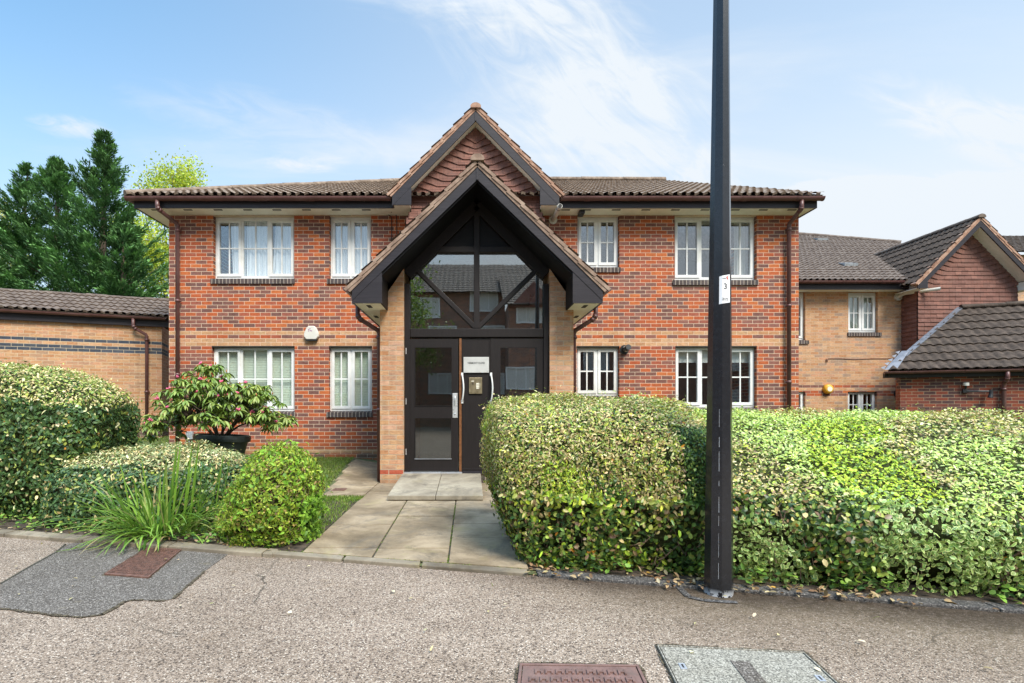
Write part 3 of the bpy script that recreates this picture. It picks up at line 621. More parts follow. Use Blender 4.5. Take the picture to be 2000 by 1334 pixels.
# entrance porch
YP, YQ, YD = 7.34, 7.90, 7.98
pz = lambda d: 4.77-.985*d; cz = lambda d: 4.48-.975*d; bz2 = lambda d: 4.505-.964*d
pr = MB()
for s in (-1, 1):
    ed = math.sqrt(1+.985**2); tile_slope(pr, (CX+s*1.84, YP-.01, pz(1.84)), (0,1,0), Vector((-s, 0, .985)), [(0, 0), (3.16, 0), (3.16, 1.84*ed), (0, 1.84*ed)])
p_roof = pr.build('porch_roof', M['grey_roof_tile'], main)
for s in (-1, 1):
    verge(p_roof, (CX, 0, pz(0)-.045), (CX+s*1.845, 0, pz(1.845)-.045), 'porch_verge_tile', y0=YP-.025, y1=YP+.12)
    MB().prism_y([(CX+s*q[0], q[1]) for q in ((0, pz(0)-.085), (0, bz2(0)), (1.37, bz2(1.37)), (1.80, bz2(1.80)), (1.80, pz(1.80)-.085))], YP, YP+.035).build('bargeboard', M['dark_timber'], p_roof)
    d0, d1 = 1.37, 1.80
    MB().prism_y([(CX+s*d1, 2.735), (CX+s*d0, 2.735), (CX+s*d0, bz2(d0)+.01), (CX+s*d1, 2.945)], YP+.006, YP+.034).build('porch_foot', M['dark_timber'], main)
    MB().box(CX+s*(d1-.025), CX+s*d1, YP+.0345, YW-.002, 2.735, 2.94).build('porch_foot', M['dark_timber'], main)
    MB().prism_y([(CX+s*q[0], q[1]) for q in ((d0, 2.735), (d0+.025, 2.735), (d0+.025, cz(d0+.025)), (d0, cz(d0)))], YP+.0345, YQ-.002).build('porch_foot', M['black_timber'], main)
    MB().box(CX+s*(d0+.026), CX+s*(d1-.026), YP+.0345, YQ-.001, 2.741, 2.753).build('soffit', M['soffit_board'], main)
    MB().box(CX+s*1.495, CX+s*(d1-.026), YQ, YW-.002, 2.742, 2.754).build('soffit', M['soffit_board'], main)
    li = MB(); li.prism_y([(CX+s*q[0], q[1]) for q in ((0, cz(0)), (d0, cz(d0)), (d0, cz(d0)+.10), (0, cz(0)+.10))], YP+.036, YD-.02); li.build('porch_ceiling', M['black_timber'], main)
    MB().prism_y([(CX+s*q[0], q[1]) for q in ((1.126, -.1), (1.493, -.1), (1.493, 2.95), (1.372, 3.02), (1.126, cz(1.126)-.004))], YQ, YD+.35 if False else YW-.003).build('porch_pier', M['pier_brick'], main)
    g = s*1.0; vents(main, 7.62, 2.741, [CX+s*1.60], .06, .12); vents(main, 8.5, 2.742, [CX+s*1.66], .06, .12)
    gutter(main, (CX+s*1.875, YP+.0, 2.965), (CX+s*1.875, 10.46, 2.965), .062)
    x1 = CX+s*1.535
    downpipe(main, [(CX+s*1.86, 8.0, 2.91), (CX+s*1.86, 8.0, 2.68), (CX+s*1.83, 8.0, 2.62), (x1+s*.02, 8.07, 2.45), (x1, 8.08, 2.40), (x1, 8.08, .07)], .036, [(x1, 8.08, 2.34), (x1, 8.08, 1.2)])
MB().box(CX-.016, CX+.016, YP-.012, YP-.001, 4.50, 4.66).build('apex_cover', M['dark_timber'], p_roof)
ridge_caps(p_roof, (CX, YP-.06, pz(0)+.015), (CX, 10.1, pz(0)+.015), 'porch_verge_tile', .095)
# entrance screen: dark timber frame with fanlight
T = M['door_timber']; dx = lambda p: wx(p, YD); dz_ = lambda p: wz(p, YD)
scr = MB()
ZB = .235
for s in (-1, 1):
    scr.box(CX+s*1.040, CX+s*1.125, YD-.02, YD+.10, ZB, 3.16)
    a = (CX+s*1.085, YD+.03, 3.305); b = (CX, YD+.03, 4.385); scr.beam(a, b, .16, .118)
    scr.beam((CX+s*.935, YD+.034, 3.385), (CX+s*.03, YD+.034, 2.49), .068, .11)
scr.box(CX-.045, CX+.045, YD-.022, YD+.10, 2.466, 4.28)
scr.box(CX-1.035, CX+1.035, YD-.018, YD+.098, 2.33, 2.462)
scr.box(CX-.62, CX+.62, YD-.017, YD+.097, 3.65, 3.74)
screen = scr.build('entrance_screen', T, main, bevel=.006)
MB().prism_y([(CX-.62, 3.70), (CX+.62, 3.70), (CX+.62, 3.78), (CX, 4.38), (CX-.62, 3.78)], YD+.05, YD+.08).build('apex_panel', M['black_timber'], screen)
MB().prism_y([(CX-1.04, 2.45), (CX+1.04, 2.45), (CX+1.04, 3.24), (CX+.60, 3.70), (CX-.60, 3.70), (CX-1.04, 3.24)], YD+.055, YD+.062).build('glass', M['door_glass'], screen)
# door zone: left leaf, middle panel, right side light
def leaf(a, b, z0, z1, holes, y, name, parent, t=.045):
    q = MB(); wall(q, a, b, z0, z1, y, holes, t); q.quad((a,y,z0),(a,y+t,z0),(b,y+t,z0),(b,y,z0)); return q.build(name, T, parent, bevel=.003)
hz = [(dx(811), dx(882), dz_(792), dz_(679)), (dx(811), dx(881), dz_(896), dz_(817))]
door = leaf(dx(795.5), dx(895), dz_(920), dz_(662), hz, YD, 'door', main)
MB().box(hz[0][0], hz[0][1], YD+.02, YD+.026, hz[0][2], hz[0][3]).build('glass', M['door_pane_glass'], door)
MB().box(hz[1][0], hz[1][1], YD+.02, YD+.026, hz[1][2], hz[1][3]).build('glass', M['door_pane_glass'], door)
for h in hz:
    q = MB(); e = .010
    q.box(h[0]-e, h[1]+e, YD-.008, YD-.0003, h[2]-e, h[2]); q.box(h[0]-e, h[1]+e, YD-.008, YD-.0003, h[3], h[3]+e); q.box(h[0]-e, h[0], YD-.008, YD-.0003, h[2], h[3]); q.box(h[1], h[1]+e, YD-.008, YD-.0003, h[2], h[3]); q.build('glazing_bead', T, door)
MB().box(hz[1][0]-.01, hz[1][1]+.01, YD-.014, YD-.0085, hz[1][2]-.006, hz[1][2]+.003).build('drip_strip', M['aluminium'], door)
lk = MB(); lk.box(dx(884), dx(893.7), YD-.006, YD-.0004, dz_(816), dz_(768)); lp = lk.build('lock_plate', M['chrome'], door, bevel=.002)
hd = MB(); hx = dx(888.8); hd.tube([(hx, YD-.006, dz_(773)), (hx, YD-.03, dz_(774)), (hx, YD-.032, dz_(789)), (hx, YD-.006, dz_(790))], .006, 8); hd.tube([(hx, YD-.006, dz_(808)), (hx, YD-.012, dz_(808))], .012, 12); hd.build('handle', M['chrome'], door, smooth=True)
for p in (686, 784, 882): MB().tube([(dx(793.4), YD-.024, dz_(p+6)), (dx(793.4), YD-.024, dz_(p-6))], .007, 8).build('hinge', M['chrome'], door)
MB().box(dx(897), dx(901.5), YD-.012, YD+.02, dz_(921), dz_(661)).build('draught_strip', M['door_strip'], main)
q = MB(); xa, xb = dx(902), dx(958); q.box(xa, xb, YD+.012, YD+.05, ZB+.01, dz_(661)); q.box(xa, xa+.012, YD, YD+.0115, ZB+.05, dz_(664)); q.box(xb-.02, xb, YD, YD+.0115, ZB+.05, dz_(664)); q.box(xa, xb, YD, YD+.0115, ZB+.01, ZB+.049); q.build('middle_panel', T, main, bevel=.002)
hs = [(dx(977.5), dx(1048), dz_(890), dz_(679))]
sl_ = leaf(dx(958.5), CX+1.038, ZB+.01, dz_(661), hs, YD+.004, 'side_light', main)
MB().box(hs[0][0], hs[0][1], YD+.024, YD+.03, hs[0][2], hs[0][3]).build('glass', M['door_glass'], sl_)
MB().box(dx(789), dx(902.5), YD-.06, YD+.05, .195, ZB-.002).build('threshold', M['aluminium'], main)
MB().box(dx(903), CX+1.126, YD-.035, YD+.05, .20, ZB+.008).build('threshold', M['dark_timber'], main)
MB().box(dx(903), CX+1.126, YD-.02, YD+.10, .0, .198).build('step_bricks', M['sill_brick'], main)
for xx in (dx(902.7), dx(959)):
    q = MB(); zt, zb_ = dz_(728), dz_(788); pts = []
    for i in range(13):
        t = i/12; z = zt-.03+(zb_-zt+.06)*t; pts.append((xx+.022*math.sin(math.pi*t), YD-.020-.045*math.sin(math.pi*t)**.6, z))
    q.tube(pts, [.012]*13, 10); q.box(xx-.017, xx+.017, YD-.022, YD-.001, zt-.055, zt); q.box(xx-.017, xx+.017, YD-.022, YD-.001, zb_, zb_+.055)
    q.build('grab_handle', M['upvc'], main, bevel=.004)
# lobby behind the screen
lb = MB(); lb.quad((CX-1.12,YD+.12,.2),(CX+1.12,YD+.12,.2),(CX+1.12,10.49,.2),(CX-1.12,10.49,.2)); lb.quad((CX-1.12,10.48,.2),(CX+1.12,10.48,.2),(CX+1.12,10.48,4.0),(CX-1.12,10.48,4.0)); lb.build('lobby', M['interior_plaster'], main)
# roof lining so that no daylight falls between rafters and lobby
for s in (-1, 1): MB().prism_y([(CX+s*q[0], q[1]) for q in ((0, 4.60), (1.78, 2.96), (1.78, 2.99), (0, 4.63))], YP+.04, YW-.01).build('roof_lining', M['black_timber'], p_roof)
#SPLIT2
# ================================================================== SINGLE STOREY BLOCK, LEFT
garage = thing('garage_block', 'low buff brick block with blue brick bands, left of the red brick flats', 'building', (-7.44, 12.4, 0), R(20.2), local=True)
m = MB(); wall(m, -11, 0, -.1, 3.20, 0, []); m.box(-.28, 0, .281, 4.5, -.1, 3.2); m.build('wall', M['garage_brick'], garage)
MB().box(-11, .02, -.022, -.001, -.1, .50).build('plinth', M['soffit_board'], garage)
gv = Vector((0, 1, .43)); gl_ = gv.length
m = MB(); tile_slope(m, (0, -.22, 3.40), (1,0,0), gv, [(-11.2, 0), (.22, 0), (.22, 1.5*gl_), (-11.2, 1.5*gl_)]); g1 = m.build('roof', M['grey_roof_tile'], garage)
m = MB(); tile_slope(m, (0, 2.78, 3.40), (1,0,0), Vector((0,-1,.43)), [(-11.2, 0), (.22, 0), (.22, 1.5*gl_), (-11.2, 1.5*gl_)]); m.build('rear_roof_slope', M['grey_roof_tile'], g1)
ridge_caps(g1, (-11.2, 1.28, 4.05), (.22, 1.28, 4.05), 'grey_roof_tile', .085)
MB().box(-11.2, .2, -.08, -.003, 3.17, 3.37).build('fascia', M['dark_timber'], garage)
gutter(garage, (-11.2, -.15, 3.375), (.10, -.15, 3.375), .055)
gx = -.30
downpipe(garage, [(gx-.26,-.15,3.33),(gx-.26,-.15,3.16),(gx-.24,-.14,3.10),(gx-.02,-.07,2.97),(gx,-.07,2.92),(gx,-.07,.60)], .037, [(gx,-.07,2.84),(gx,-.07,1.6),(gx,-.07,.66)])
# ================================================================== BUFF NEIGHBOUR, RIGHT
YN = 14.3
nb = thing('neighbour_building', 'buff brick house with brown tile-hung gable wing behind the right hedge', 'building', (11, YN, 0))
YG = YN+.08
nx = lambda p: wx(p, YG); nz = lambda p: wz(p, YG)
nh = {'a': (1500, 1569, 575, 664), 'b': (1653, 1710, 575, 649), 'c': (1500, 1569, 764, 830), 'd': (1652, 1708.6, 764, 818)}
holes = [(nx(a)-.004, nx(b)+.004, nz(d)-.11, (4.44 if k in 'ab' else 1.665)) for k, (a, b, c, d) in nh.items()]
m = MB(); wall(m, 7.4, 12.1, -.2, 4.45, YN, holes); m.box(7.4, 7.68, YN+.281, 24, -.2, 4.45); m.build('wall', M['buff_brick'], nb)
m = MB(); m.box(7.7, 15, YN+1.6, YN+1.7, -.1, 4.4); m.box(7.7, 15, YN+.29, YN+1.59, 1.9, 2.1); m.build('interior', M['interior_plaster'], nb)
for k, (a, b, c, d) in nh.items():
    window(nb, nx(a), nx(b), nz(d), nz(c), YG, 'ss', sill=(nx(a)-.03, nx(b)+.09, YN-.03), glass='low_window_glass',
           drape=[(.0,.99,.0,.99,'blind_cloth',.2)] if k == 'b' else None)
    if k in 'ab': MB().box(nx(a), nx(b), YG+.01, YN+.2, nz(c)+.001, 4.439).build('head_board', M['upvc'], nb)
nv = Vector((0, 1, .517)); nl = nv.length
m = MB(); tile_slope(m, (0, 13.9, 4.67), (1,0,0), nv, [(7.2, 0), (12.25, 0), (16.2, 4.4*nl), (15.9, 5.1*nl), (13.4, 6.8*nl), (7.2, 6.8*nl)], wave=.16)
nr = m.build('roof', M['grey_roof_tile'], nb)
ridge_caps(nr, (7.2, 20.7, 8.20), (13.4, 20.7, 8.20), 'grey_roof_tile', .13); ridge_caps(nr, (13.4, 20.7, 8.20), (16.0, 19.0, 7.32), 'grey_roof_tile', .13, 'hip_tile')
for px, py in ((1602, 470), (1656, 520)):
    # low roof vents lying on the slope
    k_ = (794-py)/1000; d_ = (13.9*k_-(4.67-1.25))/(.517-k_); Y_ = 13.9+d_; x_ = wx(px, Y_); z_ = 4.67+.517*d_
    q = MB(); q.add([(x_-.2,Y_-.14,z_-.03),(x_+.2,Y_-.14,z_-.03),(x_+.2,Y_+.16,z_+.15),(x_-.2,Y_+.16,z_+.15),(x_-.2,Y_-.16,z_+.05),(x_+.2,Y_-.16,z_+.05)], [(0,1,5,4),(4,5,2,3),(1,2,5),(0,4,3),(0,3,2,1)]); q.build('roof_vent', M['meter_box'], nr)
MB().box(7.4, 12.0, 13.96, 13.985, 4.44, 4.685).build('fascia', M['dark_timber'], nb); MB().box(7.4, 12.0, 13.986, YN-.002, 4.45, 4.465).build('soffit', M['soffit_board'], nb)
gutter(nb, (7.4, 13.87, 4.65), (11.75, 13.87, 4.65), .062)
# gable wing
GC, GY, GBY = 13.44, 13.81, 13.45; GA = 6.24; GS = 1.04
ghz = lambda d: GA-GS*d
h_n = lambda z: (1.345, False) if z < 4.42 else (max(0, (5.93-z)/GS), True)
q = MB(); q.prism_y([(GC-1.33, -.1), (GC+1.33, -.1), (GC+1.33, 4.50), (GC, 5.86), (GC-1.33, 4.50)], GY, YN+3.2); q.build('wing_core', M['hung_tile_far'], nb)
hung_tiles(nb, GC, GY, 2.15, 5.93, .1146, h_n, 'hung_tile_far', bend=.10, bw=.34, side=[(-1, GY, YN), (1, GY, YN)])
q = MB()
for s in (-1, 1):
    ed = math.sqrt(1+GS*GS); tile_slope(q, (GC+s*1.66, GBY-.01, ghz(1.66)), (0,1,0), Vector((-s,0,GS)), [(0,0),(.7,0),(4.1,1.66*ed),(0,1.66*ed)] if s < 0 else [(0,0),(4.1,0),(4.1,1.66*ed),(0,1.66*ed)], wave=.155, lift=.03)
gr2 = q.build('gable_roof', M['dark_roof_tile'], nb)
bn = lambda d: 5.98-1.03*d
for s in (-1, 1):
    verge(gr2, (GC, 0, GA-.05), (GC+s*1.66, 0, ghz(1.66)-.05), 'verge_tile', y0=GBY-.02, y1=GBY+.14)
    MB().prism_y([(GC+s*a, b) for a, b in ((0, GA-.09), (0, bn(0)), (1.35, bn(1.35)), (1.60, bn(1.60)), (1.60, ghz(1.60)-.09))], GBY, GBY+.03).build('bargeboard', M['dark_timber'], gr2)
    MB().prism_y([(GC+s*a, b) for a, b in ((1.64, 4.36), (1.38, 4.36), (1.38, bn(1.38)), (1.64, 4.52))], GBY+.003, GBY+.033).build('gable_foot', M['dark_timber'] , nb)
    MB().box(GC+s*1.352, GC+s*1.379, GBY+.0335, GY+.3, 4.36, 4.58).build('gable_foot', M['soffit_board'], nb)
    MB().box(GC+s*1.3795, GC+s*1.63, GBY+.0335, GY+.4, 4.365, 4.38).build('soffit', M['soffit_board'], nb)
    q = MB(); q.prism_y([(GC, bn(0)+.02), (GC+s*1.36, bn(1.36)+.02), (GC+s*1.36, bn(1.36)+.035), (GC, bn(0)+.035)], GBY+.031, GY+.02); q.build('verge_soffit', M['soffit_board'], gr2)
ridge_caps(gr2, (GC, GBY-.05, GA), (GC, 17.4, GA), 'grey_roof_tile', .10)
ridge_caps(gr2, (GC-.30, 17.1, GA+.04-.3), (11.85, 14.05, 4.72), 'lead', .045, 'valley_flashing', 3.0)
# wall fixtures on the neighbour
al = thing('alarm_bell_box', 'round yellow alarm bell box on the buff brick wall', 'alarm box', (wx(1615, YN), YN, wz(760, YN)))
c = (wx(1615, YN), YN-.002, wz(760, YN)); q = MB(); tl = Matrix.Rotation(R(90), 3, 'X')
q.lathe(c, [(0, .12), (.09, .12), (.115, .105), (.13, .07), (.135, 0), (0, 0)], 28, tl); q.build('bell_cover', M['yellow_plastic'], al, smooth=True, bevel=0)
q = MB(); q.lathe((c[0], c[1]-.121, c[2]), [(.0, .004), (.07, .004), (.07, 0)], 24, tl); q.build('badge', M['label_cream'], al)
fp = thing('flue_pipe', 'white angled flue pipe under the eave of the buff brick house', 'flue', (wx(1752, YN), YN, wz(581, YN)))
a_ = Vector((wx(1752, YN), YN-.01, wz(581, YN))); q = MB(); q.tube([a_, a_+Vector((0,-.05,0))], .10, 20); q.tube([a_+Vector((0,-.05,0)), a_+Vector((.01,-.22,.06)), a_+Vector((.47,-.80,.06))], .045, 16); q.build('pipe', M['white_plastic'], fp, smooth=False)
e_ = a_+Vector((.47,-.80,.06)); dd = (Vector((.46,-.58,0))).normalized(); MB().tube([e_+dd*.001, e_+dd*.006], .030, 16).build('pipe_mouth', M['vent_dark'], fp)
bf = thing('black_flue', 'short black round boiler flue low on the buff wall, beside the brick outbuilding', 'flue', (wx(1753, YN), YN, wz(769, YN)))
c = Vector((wx(1753, YN), YN-.002, wz(769, YN))); q = MB(); q.tube([c, c+Vector((0,-.02,0))], .11, 20); q.tube([c+Vector((0,-.021,0)), c+Vector((0,-.2,0)), c+Vector((.02,-.26,0))], .06, 16); q.build('pipe', M['black_plastic'], bf)
wr = MB(); pts = [(wx(p, YN), YN-.008, wz(y, YN)) for p, y in ((1612, 706), (1618, 700.5), (1640, 700.5), (1668, 702), (1700, 700.5), (1730, 700.5), (1757, 700))]; wr.tube(pts, .009, 6); wr.tube([(wx(1613, YN), YN-.02, wz(701, YN)), (wx(1614, YN), YN-.03, wz(708, YN)), (wx(1616, YN), YN-.02, wz(702, YN))], .012, 6)
o = wr.build('wall_cable', M['cable_brown']); tag(o, 'thin brown cable run along the buff brick wall under the upper windows', 'cable')
# ================================================================== BRICK OUTBUILDING, FAR RIGHT
ob = thing('outbuilding', 'low red brick outbuilding with large dark tiled hipped roof, far right', 'building', (10.36, 12.3, 0), R(-22), local=True)
m = MB(); wall(m, 0, 2.62, -.2, 1.96, 0, []); m.prism_z([(.02,.281),(.30,.281),(2.2,2.2),(2.05,2.3)], -.2, 1.96); m.box(2.34, 2.62, .281, 4, -.2, 1.96); m.build('wall', M['outbuilding_brick'], ob)
ov = Vector((0, 1, .77)); ol = ov.length; DD = 2.25
m = MB(); tile_slope(m, (0, -.2, 2.10), (1,0,0), ov, [(-.30, 0), (4.6, 0), (4.6, DD*ol), (-.30+DD, DD*ol)], wave=.19, gauge=.345, amp=.028, lift=.034, res=8)
m.add([(-.28,-.16,1.97),(-.30+DD,-.2+DD,1.97),(-.30+DD,-.2+DD,2.08+.77*DD),(-.30,-.2,2.08)], [(0,1,2,3)]); m.add([(-.30+DD,-.2+DD,2.08+.77*DD),(4.6,-.2+DD,2.08+.77*DD),(4.6,4.4,2.1),(1.9,4.4,2.1)], [(0,1,2,3)])
orf = m.build('roof', M['dark_roof_tile'], ob)
ridge_caps(orf, (-.30+DD, -.2+DD, 2.10+.77*DD+.03), (4.6, -.2+DD, 2.10+.77*DD+.03), 'dark_roof_tile', .10)
q = MB(); a = Vector((-.30, -.2, 2.13)); b = Vector((-.30+DD, -.2+DD, 2.13+.77*DD)); s_ = a+(b-a)*.20
q.beam(s_, b, .13, .02, up=(-.3, -.5, 1)); 
for k in range(1, 5): p = s_+(b-s_)*(k/5); q.beam(p, p+(b-a).normalized()*.02, .14, .03, up=(-.3,-.5,1))
q.build('lead_flashing', M['lead'], orf)
q = MB(); q.add([(-.38,-.22,2.13),(-.14,-.22,2.13),(.30,.36,2.62),(.16,.40,2.62)], [(0,1,2,3)])
for k in range(5):
    x, y, z = -.38+.11*k, -.21+.125*k, 2.14+.10*k; q.add([(x,y,z),(x-.06,y+.02,z+.05),(x+.08,y+.13,z+.09)], [(0,1,2)])
q.build('lead_apron', M['lead'], orf)
MB().box(-.34, 4.6, -.13, -.005, 1.94, 2.06).build('fascia', M['vent_dark'], ob)
gutter(ob, (-.36, -.20, 2.085), (4.6, -.20, 2.085), .058)
dpx = 1.86
downpipe(ob, [(dpx, -.20, 2.03), (dpx, -.20, 1.90), (dpx, -.16, 1.84), (dpx, -.08, 1.78), (dpx, -.065, 1.72), (dpx, -.065, -.1)], .040, [(dpx, -.065, 1.64)])
MB().box(2.64, 4.6, .25, .30, -.1, 1.95).build('boarded_panel', M['buff_brick'], ob); MB().box(2.64, 4.6, .20, .249, .95, 1.55).build('rail', M['dark_timber'], ob)
lt = thing('wall_light', 'black swan-neck wall light with white sensor cap on the outbuilding wall', 'light', (10.36+1.2*.927, 12.3-1.2*.375, 1.6), R(-22), local=True)
# drawn in the outbuilding's direction, relative to its own base point
q = MB(); q.box(-.05, .05, -.06, -.004, -.03, .05); q.tube([(0,-.03,.03),(0,-.05,.10),(0,-.06,.13)], .02, 8); q.tube([(.02,-.05,.0),(.2,-.09,.0),(.42,-.10,-.005)], .02, 8); q.tube([(.42,-.10,.03),(.42,-.11,-.06),(.40,-.115,-.15)], [.035,.035,.05], 10); q.build('bracket', M['black_plastic'], lt)
MB().tube([(0,-.06,.131),(0,-.06,.20)], .055, 12).build('sensor_cap', M['white_plastic'], lt)
# plain roof seen past the gable
fr_ = thing('far_house', 'sliver of dark tiled house roof beyond the gable wing at right edge', 'house', (23, 22, 0))
q = MB(); tile_slope(q, (0, 20, 7.3), (1,0,0), Vector((0,1,.5)), [(20.6,0),(30,0),(30,4),(21.5,4)], wave=.3, gauge=.34, res=4); q.build('roof', M['dark_roof_tile'], fr_)
MB().box(21.0, 29.5, 20.4, 26, 0, 7.3).build('wall', M['buff_brick'], fr_)
# ================================================================== FIXTURES ON THE MAIN BUILDING
ab = thing('alarm_siren_box', 'cream rounded alarm siren box on red brick above the lower left windows', 'alarm box', (wx(609.5, YW), YW, wz(652, YW)))
X0, Z0 = wx(609.5, YW), wz(652, YW)
prof = [(-.055,.155),(.055,.155),(.10,.115),(.150,.0),(.152,-.065),(.10,-.125),(-.10,-.125),(-.152,-.065),(-.150,.0),(-.10,.115)]
q = MB(); q.loft([[(X0+x*s, y, Z0+z*s) for x, z in prof] for s, y in ((1, YW-.001), (1, YW-.05), (.93, YW-.075))]); q.build('cover', M['white_plastic'], ab, bevel=.006)
MB().prism_y([(X0-.10,Z0-.150),(X0+.10,Z0-.150),(X0+.125,Z0-.126),(X0-.125,Z0-.126)], YW-.07, YW-.001).build('strobe', M['black_plastic'], ab)
q = MB()
for dx_, dz2, r_ in ((-.045, .075, .014), (-.02, .095, .012), (-.012, .055, .013), (.012, .05, .012), (-.05, .045, .010)): q.lathe((X0+dx_, YW-.0755, Z0+dz2), [(0, .002), (r_, .002), (r_, 0)], 10, tl)
q.build('logo', M['logo_purple'], ab)
for nm, lab, px, py, kind in (('white_flue', 'white boiler flue pipe jutting out right of the upper tile-hung gable', 1080, 430, 0), ('boiler_flue', 'black boiler flue with white rim beside the lower small right window', 1219, 683, 1)):
    x, z = wx(px, YW), wz(py, YW); t_ = thing(nm, lab, 'flue', (x, YW, z)); p = Vector((x, YW-.003, z))
    if kind == 0:
        q = MB(); q.tube([p, p+Vector((0,-.015,0))], .085, 20); q.tube([p+Vector((0,-.016,0)), p+Vector((.02,-.70,.015))], .047, 18); q.build('pipe', M['white_plastic'], t_, smooth=False)
        MB().tube([p+Vector((.02,-.701,.015)), p+Vector((.0205,-.712,.015))], .037, 18).build('pipe_mouth', M['vent_dark'], t_)
        MB().tube([p+Vector((.018,-.58,.013)), p+Vector((.0185,-.60,.013))], .0495, 18).build('seal_ring', M['black_plastic'], t_)
    else:
        q = MB(); q.tube([p, p+Vector((0,-.02,0))], .095, 20); q.tube([p+Vector((0,-.021,0)), p+Vector((.03,-.2,.03))], .058, 18); q.build('pipe', M['black_plastic'], t_)
        q = MB(); q.tube([p+Vector((.012,-.075,.01)), p+Vector((.018,-.11,.016))], .0605, 18); q.build('white_ring', M['upvc'], t_)
q = MB(); x, z = wx(1234, YW), wz(777, YW); q.tube([(x,YW-.001,z),(x,YW-.06,z)], .045, 14); q.tube([(x,YW-.061,z),(x+.01,YW-.12,z-.02)], .03, 14); tag(q.build('wall_vent', M['meter_box']), 'small grey round vent just above the hedge between the lower right windows', 'vent')
mb_ = thing('junction_box', 'weathered grey junction box on the brickwork left of the black plant pot', 'meter box', (wx(374, YW), YW, wz(852, YW)))
x, z = wx(373, YW), wz(851, YW); MB().box(x-.065, x+.065, YW-.07, YW-.001, z-.07, z+.09).build('case', M['meter_box'], mb_, bevel=.006); MB().tube([(x-.02,YW-.03,z-.071),(x-.02,YW-.03,z-.30)], .014, 8).build('conduit', M['meter_box'], mb_)
for k, (pa, pts) in enumerate((('black cable looping down the wall left of the porch gable, the longer one', [(741,417.5),(758,419),(764,424),(765,432),(765,471)]), ('black cable hanging from the soffit close to the tile-hung gable', [(767,404),(769,412),(774,420),(775,430),(775,458)]))):
    q = MB(); q.tube([(wx(a, YW), YW-.012-(.15 if b < 412 and k else 0), wz(b, YW) if not (k and b < 412) else ZT-.005) for a, b in pts], .008, 6); tag(q.build('cable', M['wire']), pa, 'cable', 'cables by the gable')
# name plate and entry phone
tx = lambda p: wx(p, YD); tz = lambda p: wz(p, YD)
ns_ = thing('name_plate', 'silver rectangular name plate reading VERMONT CLOSE on the dark door panel', 'sign', (tx(930), YD, tz(712)))
q = MB(); q.box(tx(905.3), tx(955), YD-.010, YD-.0005, tz(728), tz(697.5)); q.build('plate', M['metal_plate'], ns_, bevel=.003)
text_mesh(ns_, 'VERMONT CLOSE', .040, (tx(930), YD-.0112, tz(709.3)), (R(90), 0, 0), 'ink', 'lettering', wscale=.84)
for a in (908, 952):
    for b in (700.5, 725): MB().tube([(tx(a), YD-.0105, tz(b)), (tx(a), YD-.013, tz(b))], .005, 8).build('screw', M['aluminium'], ns_)
ip = thing('entry_phone', 'brass entry phone panel with lit name buttons between the white grab handles', 'intercom', (tx(928.6), YD, tz(753)))
q = MB(); q.box(tx(916), tx(941.6), YD-.008, YD+.010, tz(769), tz(737.5)); q.build('panel', M['brass'], ip, bevel=.002)
for i in range(4):
    z = tz(749.2+i*2.95); MB().box(tx(930), tx(935.3), YD-.011, YD-.0085, z-.0085, z+.0085).build('button', M['label_cream'], ip); MB().box(tx(936.2), tx(937.4), YD-.011, YD-.0085, z-.002, z+.006).build('call_light', M['label_cream'], ip)
MB().box(tx(920.5), tx(926), YD-.010, YD-.0085, tz(745.2), tz(743.8)).build('name_strip', M['label_cream'], ip)
q = MB(); cxp, czp = tx(923.2), tz(749)
for i in range(-3, 4): q.box(cxp-.016, cxp+.016, YD-.0095, YD-.0083, czp+i*.006-.001, czp+i*.006+.001)
q.build('speaker_grille', M['vent_dark'], ip)
